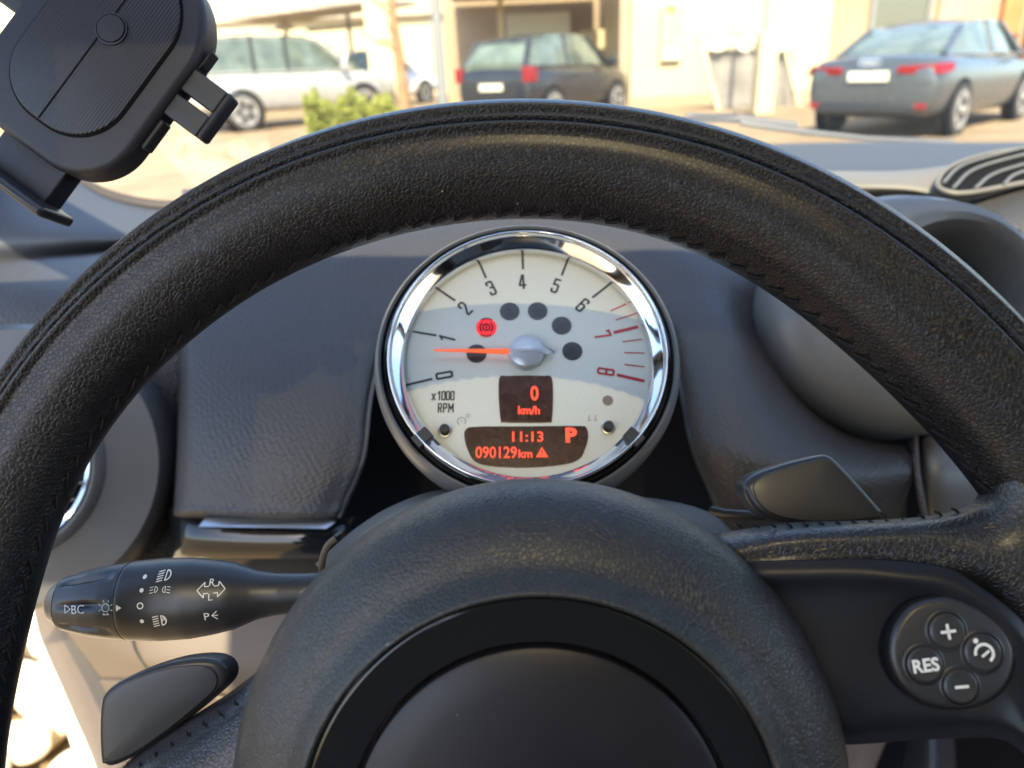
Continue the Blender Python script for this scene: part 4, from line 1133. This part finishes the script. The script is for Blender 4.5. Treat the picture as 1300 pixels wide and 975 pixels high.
sun_i = [ring2d(4, 5.3)] + [line2d(6.6 * math.cos(q_), 6.6 * math.sin(q_), 9.5 * math.cos(q_), 9.5 * math.sin(q_), 1.1) for q_ in [rad(22 + 45 * k) for k in range(8)]] + [line2d(-3, -8, 3, -8, 2)]
sgeo(capm, sun_i, 139, 770)
sgeo(capm, [([Vector((-3, -4, 0)), Vector((4, 0, 0)), Vector((-3, 4, 0))], [(0, 1, 2)])], 156, 770)
capm.build('rotary_cap', stalk)
collar.build('collar', stalk)
for v in (732, 748, 787): sgeo(bodm, [ring2d(.05, 2.5)], 184.5, v)
sgeo(bodm, [ring2d(2.7, 4.1)], 184, 767)
def lamp(s_, rays, low=False):
    o = [ring2d(5, 6.2, -90, 90, 16), line2d(0, -6, 0, 6, 1.2)]
    for k in range(rays): o.append(line2d(-3, -5.5 + k * 11 / (rays - 1), -10, -7 + k * 11 / (rays - 1), 1.1))
    return [([Vector((p.x * s_, p.y * abs(s_), 0)) for p in V_], F_) for V_, F_ in o]
sgeo(bodm, lamp(1.0, 5), 211, 730)
sgeo(bodm, lamp(-.6, 3), 214, 747); sgeo(bodm, lamp(.6, 3), 201, 747)
sgeo(bodm, lamp(1.05, 5), 209, 786); stext(bodm, 'A', 212, 784, 5, 7)
def arrow(s_): 
    P_ = [(3, 4), (8, 4), (8, 9), (16, 0), (8, -9), (8, -4), (3, -4)]
    return [line2d(s_ * P_[i][0], P_[i][1], s_ * P_[i + 1][0], P_[i + 1][1], 1.1) for i in range(6)]
sgeo(bodm, arrow(1) + arrow(-1), 269.5, 748)
stext(bodm, 'R', 269.5, 739, 6, 8); stext(bodm, 'L', 269.5, 757, 5, 8)
stext(bodm, 'P', 264, 782, 6, 9); sgeo(bodm, [line2d(0, 0, 6, 5, 1), line2d(0, 0, 7, 0, 1), line2d(0, 0, 6, -5, 1)], 270, 781)
bodm.build('stalk_body', stalk)
q = MB(); q.tube([Vector((300 * kp, 0, 0)), Vector((345 * kp, 0, 0)), Vector((420 * kp, .004, -.02))], [24 * kp, 24 * kp, 26 * kp], M['black'], 24); q.build('stalk_root', stalk)

# ================================================================== REV COUNTER
NT = Vector((.0, math.sin(rad(22)), math.cos(rad(22))))
DT = .325
CT = cp(669.5, 447.3, DT)
TM = frame(CT, NT)
TI = (CAM.inverted() @ TM).inverted()
gauge = empty('rev_counter', 'round silver rev counter with chrome ring and red displays behind the wheel', 'gauge', TM)
RC = 181.5 / F * DT
HF = -.0080            # dial face depth
def tl(u, v, h=HF): 
    q_ = TI @ plane_hit(u, v, CT + NT * h, NT); return Vector((q_.x, q_.y, h))
kt = (DT + .007) / F
GL = {'0': [[(.2, 0), (0, .08), (0, .92), (.2, 1), (.8, 1), (1, .92), (1, .08), (.8, 0), (.2, 0)]], '1': [[(.0, .8), (.7, 1), (.7, 0)]],
 '2': [[(0, .72), (0, .92), (.2, 1), (.8, 1), (1, .9), (1, .68), (0, .12), (0, 0), (1, 0)]], '3': [[(0, .8), (0, .94), (.2, 1), (.8, 1), (1, .92), (1, .62), (.75, .54), (.4, .54)], [(.75, .54), (1, .46), (1, .08), (.8, 0), (.2, 0), (0, .06), (0, .2)]],
 '4': [[(.72, 0), (.72, 1), (.5, 1), (0, .3), (0, .24), (1.05, .24)]], '5': [[(.95, 1), (.1, 1), (.05, .58), (.8, .6), (1, .5), (1, .1), (.8, 0), (.2, 0), (0, .08), (0, .2)]],
 '6': [[(1, .82), (1, .93), (.8, 1), (.2, 1), (0, .92), (0, .08), (.2, 0), (.8, 0), (1, .08), (1, .46), (.8, .54), (.05, .54)]], '7': [[(0, .86), (0, 1), (1, 1), (.45, 0)]],
 '8': [[(.2, 0), (0, .08), (0, .46), (.2, .53), (.8, .53), (1, .46), (1, .08), (.8, 0), (.2, 0)], [(.2, .53), (0, .6), (0, .92), (.2, 1), (.8, 1), (1, .92), (1, .6), (.8, .53)]],
 'x': [[(0, 0), (1, 1)], [(0, 1), (1, 0)]], 'R': [[(0, 0), (0, 1), (.8, 1), (1, .92), (1, .58), (.8, .5), (0, .5)], [(.5, .5), (1, 0)]], 'P': [[(0, 0), (0, 1), (.8, 1), (1, .92), (1, .55), (.8, .47), (0, .47)]], 'M': [[(0, 0), (0, 1), (.5, .35), (1, 1), (1, 0)]]}
def glyph(ch, w_, h_, t):
    V, Fs = [], []; z = 0
    for pl in GL[ch]:
        P = [Vector(((x - .5) * w_, (y - .5) * h_, 0)) for x, y in pl]
        for a_, b_ in zip(P, P[1:]):
            d_ = (b_ - a_).normalized() * t * .42; z += .000004
            v_, f_ = line2d(*(a_ - d_).xy, *(b_ + d_).xy, t)
            Fs += [tuple(len(V) + i for i in f) for f in f_]; V += [q_ + Vector((0, 0, z)) for q_ in v_]
    return V, Fs
# cup, bezel, chrome
q = MB(); q.lathe([(RC * .70, -.075), (RC * .92, -.055), (RC * 1.05, -.028), (RC * 1.085, -.014), (RC * 1.088, -.007), (RC * 1.070, -.002), (RC * 1.045, -.0002), (RC * 1.028, -.0008), (RC * 1.022, -.003), (RC * 1.018, -.010)], M['bezel'], 128, caps=False); q.build('housing', gauge)
q = MB(); q.lathe([(RC * 1.024, -.010), (RC * 1.022, -.0035), (RC * 1.005, -.0012), (RC * .985, -.0010), (RC * .978, -.003)], M['gloss'], 128, caps=False); q.build('gap_ring', gauge)
q = MB(); pf = [(RC * .982, -.003), (RC * .980, .0008), (RC * .973, .0024), (RC * .964, .0028), (RC * .955, .0020), (RC * .950, .0006), (RC * .935, -.0004), (RC * .915, -.0016), (RC * .893, -.0030), (RC * .880, -.0040), (RC * .874, -.0052), (RC * .872, -.0078)]
pf = [v.to_tuple() for v in cat1([Vector(p) for p in pf], 3)]
q.lathe(pf, M['chrome'], 160, caps=False)
ch = q.build('chrome_ring', gauge, auto=180)
for a_ in (222, 318):
    q = MB(); t_ = rad(a_); q.box((RC * .945 * math.cos(t_), RC * .945 * math.sin(t_), .0006), (.0075, .0060, .0042), M['black'], Matrix.Rotation(t_, 3, 'Z')); q.build('retaining_clip', gauge, bevel=.0006)
fc = tl(667, 452.5)
q = MB(); X = Matrix.Translation((fc.x, fc.y, 0))
q.lathe([(RC * .885, HF), (.0005, HF)], M['dial'], 128, caps=False)
IN, RD = M['ink'], M['redink']
zi = HF + .0002
def dl(u0, v0, u1, v1, wpx, m):
    a2, b2 = tl(u0, v0), tl(u1, v1); V_, F_ = line2d(a2.x, a2.y, b2.x, b2.y, wpx * kt); q.add([Vector((p.x, p.y, zi)) for p in V_], F_, m)
for u0, v0, u1, v1 in ((549, 481, 516, 489), (554, 426, 524, 421), (578, 382, 553, 365), (617, 353, 606, 328), (664, 342, 663, 314), (713, 350, 721, 329), (752, 378, 775, 360)):
    dl(u0, v0, u1, v1, 3.0, IN)
for u0, v0, u1, v1, w_ in ((775, 395, 795, 386, 1.7), (781.5, 406.5, 805, 399, 1.7), (779, 422.5, 810, 415, 4.2), (790.5, 434, 815, 431, 1.7), (792.5, 448, 818, 448.5, 1.7), (793, 463, 818, 466, 1.7), (783, 476, 818, 484, 4.2)):
    dl(u0, v0, u1, v1, w_, RD)
for s, u, v, m in (('0', 564, 476.5, IN), ('1', 567.5, 430, IN), ('2', 590.5, 391.5, IN), ('3', 623.5, 366, IN), ('4', 663, 358, IN), ('5', 705.5, 363, IN), ('6', 739.5, 387.5, IN), ('7', 765, 425.5, RD), ('8', 769, 472, RD)):
    p = tl(u, v); ang = math.atan2(p.y - fc.y * 0 + .0, p.x - 0)
    V_, F_ = glyph(s, (5 if s == '1' else 7.0) * kt, 19.5 * kt, 2.8 * kt)
    q.add(put(V_, p.x, p.y, zi, ang - math.pi / 2), F_, m)
for s, u, v, w_, h_ in (('1', 557.5, 502.5, 2.5, 11), ('0', 563, 502.5, 3.6, 11), ('0', 568.7, 502.5, 3.6, 11), ('0', 574.4, 502.5, 3.6, 11), ('x', 550.5, 504, 3.8, 8), ('R', 558.5, 518, 3.6, 11), ('P', 565, 518, 3.6, 11), ('M', 572.5, 518, 5.2, 11)):
    V_, F_ = glyph(s, w_ * kt, h_ * kt, 1.7 * kt); p = tl(u, v); q.add(put(V_, p.x, p.y, zi), F_, IN)
def dpx(items, u, v, m):
    p = tl(u, v)
    for V_, F_ in items: q.add([Vector((p.x + a2.x * kt, p.y + a2.y * kt, zi)) for a2 in V_], F_, m)
dpx([ring2d(4.5, 5.5, -40, 240, 20), ring2d(.01, .9)], 586, 535, M['greyprint']); dpx([ring2d(1.6, 2.4)], 594, 528, M['greyprint'])
dpx([line2d(-4, 0, -4, 6, 1), line2d(-6, -1, -2, -1, 1), line2d(4, 0, 4, 6, 1), line2d(2, -1, 6, -1, 1)], 752, 533, M['greyprint'])
q.build('dial_face', gauge, smooth=False)
# displays
def lcd(pts, name, items):
    q = MB(); P = closed([tl(u, v).xy.to_3d() for u, v in pts], 4)
    q.prism(P, HF - .001, HF + .0005, M['lcd'], .0002)
    for s, u, v, w_, h_, b_ in items:
        p = tl(u, v)
        if s == 'tri':
            q.add([Vector((p.x + a2 * kt, p.y + b2 * kt, HF + .0008)) for a2, b2 in ((-7.5, -6), (7.5, -6), (0, 7))], [(0, 1, 2)], M['lcdred'])
            V_, F_ = line2d(0, -1.5 * kt, 0, 3 * kt, 1.6 * kt); q.add([v_ + Vector((p.x, p.y, HF + .0010)) for v_ in V_], F_, M['lcd'])
            V_, F_ = line2d(0, -4.2 * kt, 0, -2.8 * kt, 1.6 * kt); q.add([v_ + Vector((p.x, p.y, HF + .0010)) for v_ in V_], F_, M['lcd'])
            continue
        V_, F_ = fit_text(s, w_ * kt, h_ * kt * 1.06, b_); q.add(put(V_, p.x, p.y, HF + .0008), F_, M['lcdred'])
    return q.build(name, gauge, smooth=False)
lcd([(634.5, 479), (645, 477.5), (667, 477), (690, 477.5), (700, 479), (702, 500), (700.5, 533), (696, 536.5), (667, 537), (640, 536.5), (635.5, 533), (633, 500)], 'speed_display', [('0', 678.5, 500, 10, 19, .022), ('km/h', 671.5, 521.5, 27, 10.5, .03)])
lcd([(591, 546), (605, 542), (668, 541.5), (732, 541), (744, 543), (746.5, 556), (742, 572), (735, 583), (715, 590), (668, 594), (622, 592), (603, 586), (595, 574), (590, 558)], 'trip_display', [('11:13', 670, 555, 38, 12.5, .018), ('P', 725, 553, 14, 18, .05), ('090129', 630, 575, 50, 14, .012), ('km', 667, 576.5, 16.5, 10, .02), ('tri', 688, 575, 0, 0, 0)])
# warning lamps
for u, v, m_, r in ((605, 449, 'lampoff', 12.8), (617.5, 416, 'lamp_red', 13.3), (647, 395.5, 'lampoff', 12.8), (682.5, 395, 'lampoff', 12.8), (713, 413.5, 'lampoff', 12.8), (726.5, 446, 'lampoff', 12.8), (771.5, 508.5, 'lampbrown', 6.5)):
    q = MB(); p = tl(u, v); X = Matrix.Translation((p.x, p.y, HF))
    q.lathe([(r * kt, -.0005), (r * kt, .0003), (.0001, .0003)], M[m_], 40, X)
    if m_ == 'lampoff':
        for V_, F_ in (ring2d(3.8, 5.0), line2d(-6.5, -5, 6.5, -5, 1.2), line2d(0, -2, 0, 2, 1.3)):
            q.add([Vector((p.x + a2.x * kt, p.y + a2.y * kt, HF + .0005)) for a2 in V_], F_, M['faint'])
    if m_ == 'lamp_red':
        for V_, F_ in (ring2d(3.4, 5.6), ring2d(7.0, 9.2, 130, 230, 12), ring2d(7.0, 9.2, -50, 50, 12), line2d(0, -2.4, 0, 2.6, 2.2)):
            q.add([Vector((p.x + a2.x * kt, p.y + a2.y * kt, HF + .0005)) for a2 in V_], F_, M['void'])
        q.add([Vector((p.x + a2.x * kt, p.y + a2.y * kt, HF + .0005)) for a2 in ring2d(11.6, 13.5, 235, 305, 12)[0]], ring2d(0, 1, 0, 1, 12)[1], M['void'])
        q.add([Vector((p.x + a2.x * kt, p.y + a2.y * kt, HF + .0005)) for a2 in ring2d(11.6, 13.5, 55, 125, 12)[0]], ring2d(0, 1, 0, 1, 12)[1], M['void'])
    o = q.build('warning_lamp', gauge, smooth=False)
    if m_ == 'lamp_red': o['label'] = 'lit red brake warning lamp'
# reset buttons
for u, v in ((565, 547), (772, 543)):
    q = MB(); p = tl(u, v); X = Matrix.Translation((p.x, p.y, HF))
    q.lathe([(9.0 * kt, 0), (8.6 * kt, .0008), (7.4 * kt, .0009), (6.8 * kt, .0002)], M['satin'], 32, X, caps=False)
    q.lathe([(6.0 * kt, 0), (5.8 * kt, .0035), (5.0 * kt, .0040), (.0001, .0041)], M['black'], 32, X); q.build('reset_button', gauge)
# needle
q = MB(); c0 = tl(668, 447, HF + .0035); t0 = tl(551, 445, HF + .0035)
d_ = (c0 - t0); n_ = Vector((-d_.y, d_.x, 0)).normalized()
V = [t0 - n_ * .9 * kt, t0 + n_ * .9 * kt, c0 + n_ * 4 * kt, c0 - n_ * 4 * kt]
V2 = [p + Vector((0, 0, .0008)) for p in V]
q.add(V + V2, [(3, 2, 1, 0), (4, 5, 6, 7), (0, 1, 5, 4), (1, 2, 6, 5), (2, 3, 7, 6), (3, 0, 4, 7)], M['needle'])
nd = q.build('needle', gauge, smooth=False)
q = MB(); rc = 22.5 * kt; cc = tl(668, 450, HF)
q.lathe([(rc, .000), (rc, .003), (rc * .95, .0045), (rc * .80, .0052), (rc * .5, .0058), (.0001, .0061)], M['cap'], 64, Matrix.Translation(cc))
V = []
for x, hwid, zt_ in ((-20, 4, .0052), (-16, 5.5, .0078), (0, 6.0, .0092), (18, 6.0, .0080), (27, 5, .0062), (36, .8, .0040)):
    V += [Vector((cc.x + x * kt, cc.y - hwid * kt, HF + .003)), Vector((cc.x + x * kt, cc.y - hwid * kt * .7, HF + zt_ - .0022 - .0004)), Vector((cc.x + x * kt, cc.y, HF + zt_ - .0022)), Vector((cc.x + x * kt, cc.y + hwid * kt * .7, HF + zt_ - .0022 - .0004)), Vector((cc.x + x * kt, cc.y + hwid * kt, HF + .003))]
Fs = [(i * 5 + k, (i + 1) * 5 + k, (i + 1) * 5 + k + 1, i * 5 + k + 1) for i in range(5) for k in range(4)] + [tuple(range(5))]
q.add(V, Fs, M['cap']); q.build('needle_cap', gauge)
q = MB(); q.lathe([(RC * .876, -.0040), (RC * .7, -.0028), (RC * .4, -.0018), (.0005, -.0015)], M['cover'], 96, caps=False); q.build('glass_cover', gauge)

# ================================================================== PHONE HOLDER
HD = .285
def ps(p, s, dz=0.0):   # across / along axes of the tilted holder
    return Vector((((.804 * p + .593 * s) - 650) / F * HD, (487.5 - (.593 * p - .804 * s)) / F * HD, 0)), dz
o0, _ = ps(132, 0)
HM = CAM @ (Matrix.Translation(Vector((o0.x, o0.y, -HD))) @ Matrix.Rotation(rad(-36.4), 4, 'Z'))
holder = empty('phone_holder', 'black plastic phone holder with grip arms at the upper left', 'phone holder', HM)
kh = HD / F
def rrect(p0, p1, s0, s1, r, seg=12, rt_=None):
    o = []; r_b = r; rt_ = rt_ or r
    for cx_, cy_, a0, r in ((p1 - rt_, s1 - rt_, 0, rt_), (p0 + rt_, s1 - rt_, 90, rt_), (p0 + r_b, s0 + r_b, 180, r_b), (p1 - r_b, s0 + r_b, 270, r_b)):
        for k in range(seg + 1):
            q_ = rad(a0 + 90 * k / seg); o.append(Vector(((cx_ + r * math.cos(q_) - 132) * kh, (cy_ + r * math.sin(q_)) * kh)))
    return o
q = MB(); q.prism(rrect(20, 246, -132, 172, 78, 16, 100), -.012, .0, M['holder'], .003); q.build('holder_body', holder)
q = MB(); q.prism(rrect(50, 214, -95, 157, 72, 16, 82), -.002, .0006, M['void'], .0002); q.build('panel_groove', holder)
q = MB()
q.prism(rrect(52.5, 212, -92.5, 154.5, 70, 16, 80), -.002, .0016, M['carbon'], .0007); q.build('face_panel', holder)
q = MB(); q.box((0, 31 * kh, .00165), (1.6 * kh, 244 * kh, .0004), M['void']); q.build('centre_groove', holder)
q = MB(); X = Matrix.Translation((8 * kh, 54 * kh, 0)); q.lathe([(20.5 * kh, .0017), (20.3 * kh, .0022), (18.6 * kh, .0023), (18.4 * kh, .0017), (17.5 * kh, .0018), (17.0 * kh, .0026), (.0001, .0029)], M['holder'], 48, X); q.build('centre_button', holder)
def hb(p0, p1, s0, s1, z0, z1, m, name, r=3, bev=.0008):
    q = MB(); q.prism(rrect(p0, p1, s0, s1, r, 6), z0, z1, m, bev); return q.build(name, holder)
hb(236, 297, 46, 78, -.010, -.003, M['black'], 'grip_slider')
hb(236, 297, 8, 39, -.010, -.003, M['black'], 'grip_slider')
hb(293, 305, 8, 79, -.010, -.0035, M['holder'], 'grip_pad', 5, .0015)
hb(-30, 28, -2, 60, -.010, -.003, M['black'], 'grip_slider')
hb(-40, -26, -10, 70, -.010, -.0035, M['holder'], 'grip_pad', 5, .0015)
hb(244, 252, -45, 0, -.010, -.004, M['black'], 'side_tab')
hb(244, 249, 84, 110, -.010, -.004, M['black'], 'side_tab')
hb(92, 190, -180, -124, -.014, -.004, M['holder'], 'foot_slider')
hb(84, 214, -190, -176, -.014, .006, M['paddle'], 'foot_lip', 5, .002)
q = MB(); q.lathe([(.0001, 0), (.011, -.001), (.014, -.008), (.011, -.016), (.008, -.02)][::-1], M['black'], 32, Matrix.Translation((0, 60 * kh, -.012)))
q.tube([Vector((0, 60 * kh, -.03)), Vector((-.07, .02, -.08)), Vector((-.25, .02, -.2))], .008, M['black'], 14); q.build('holder_arm', holder)
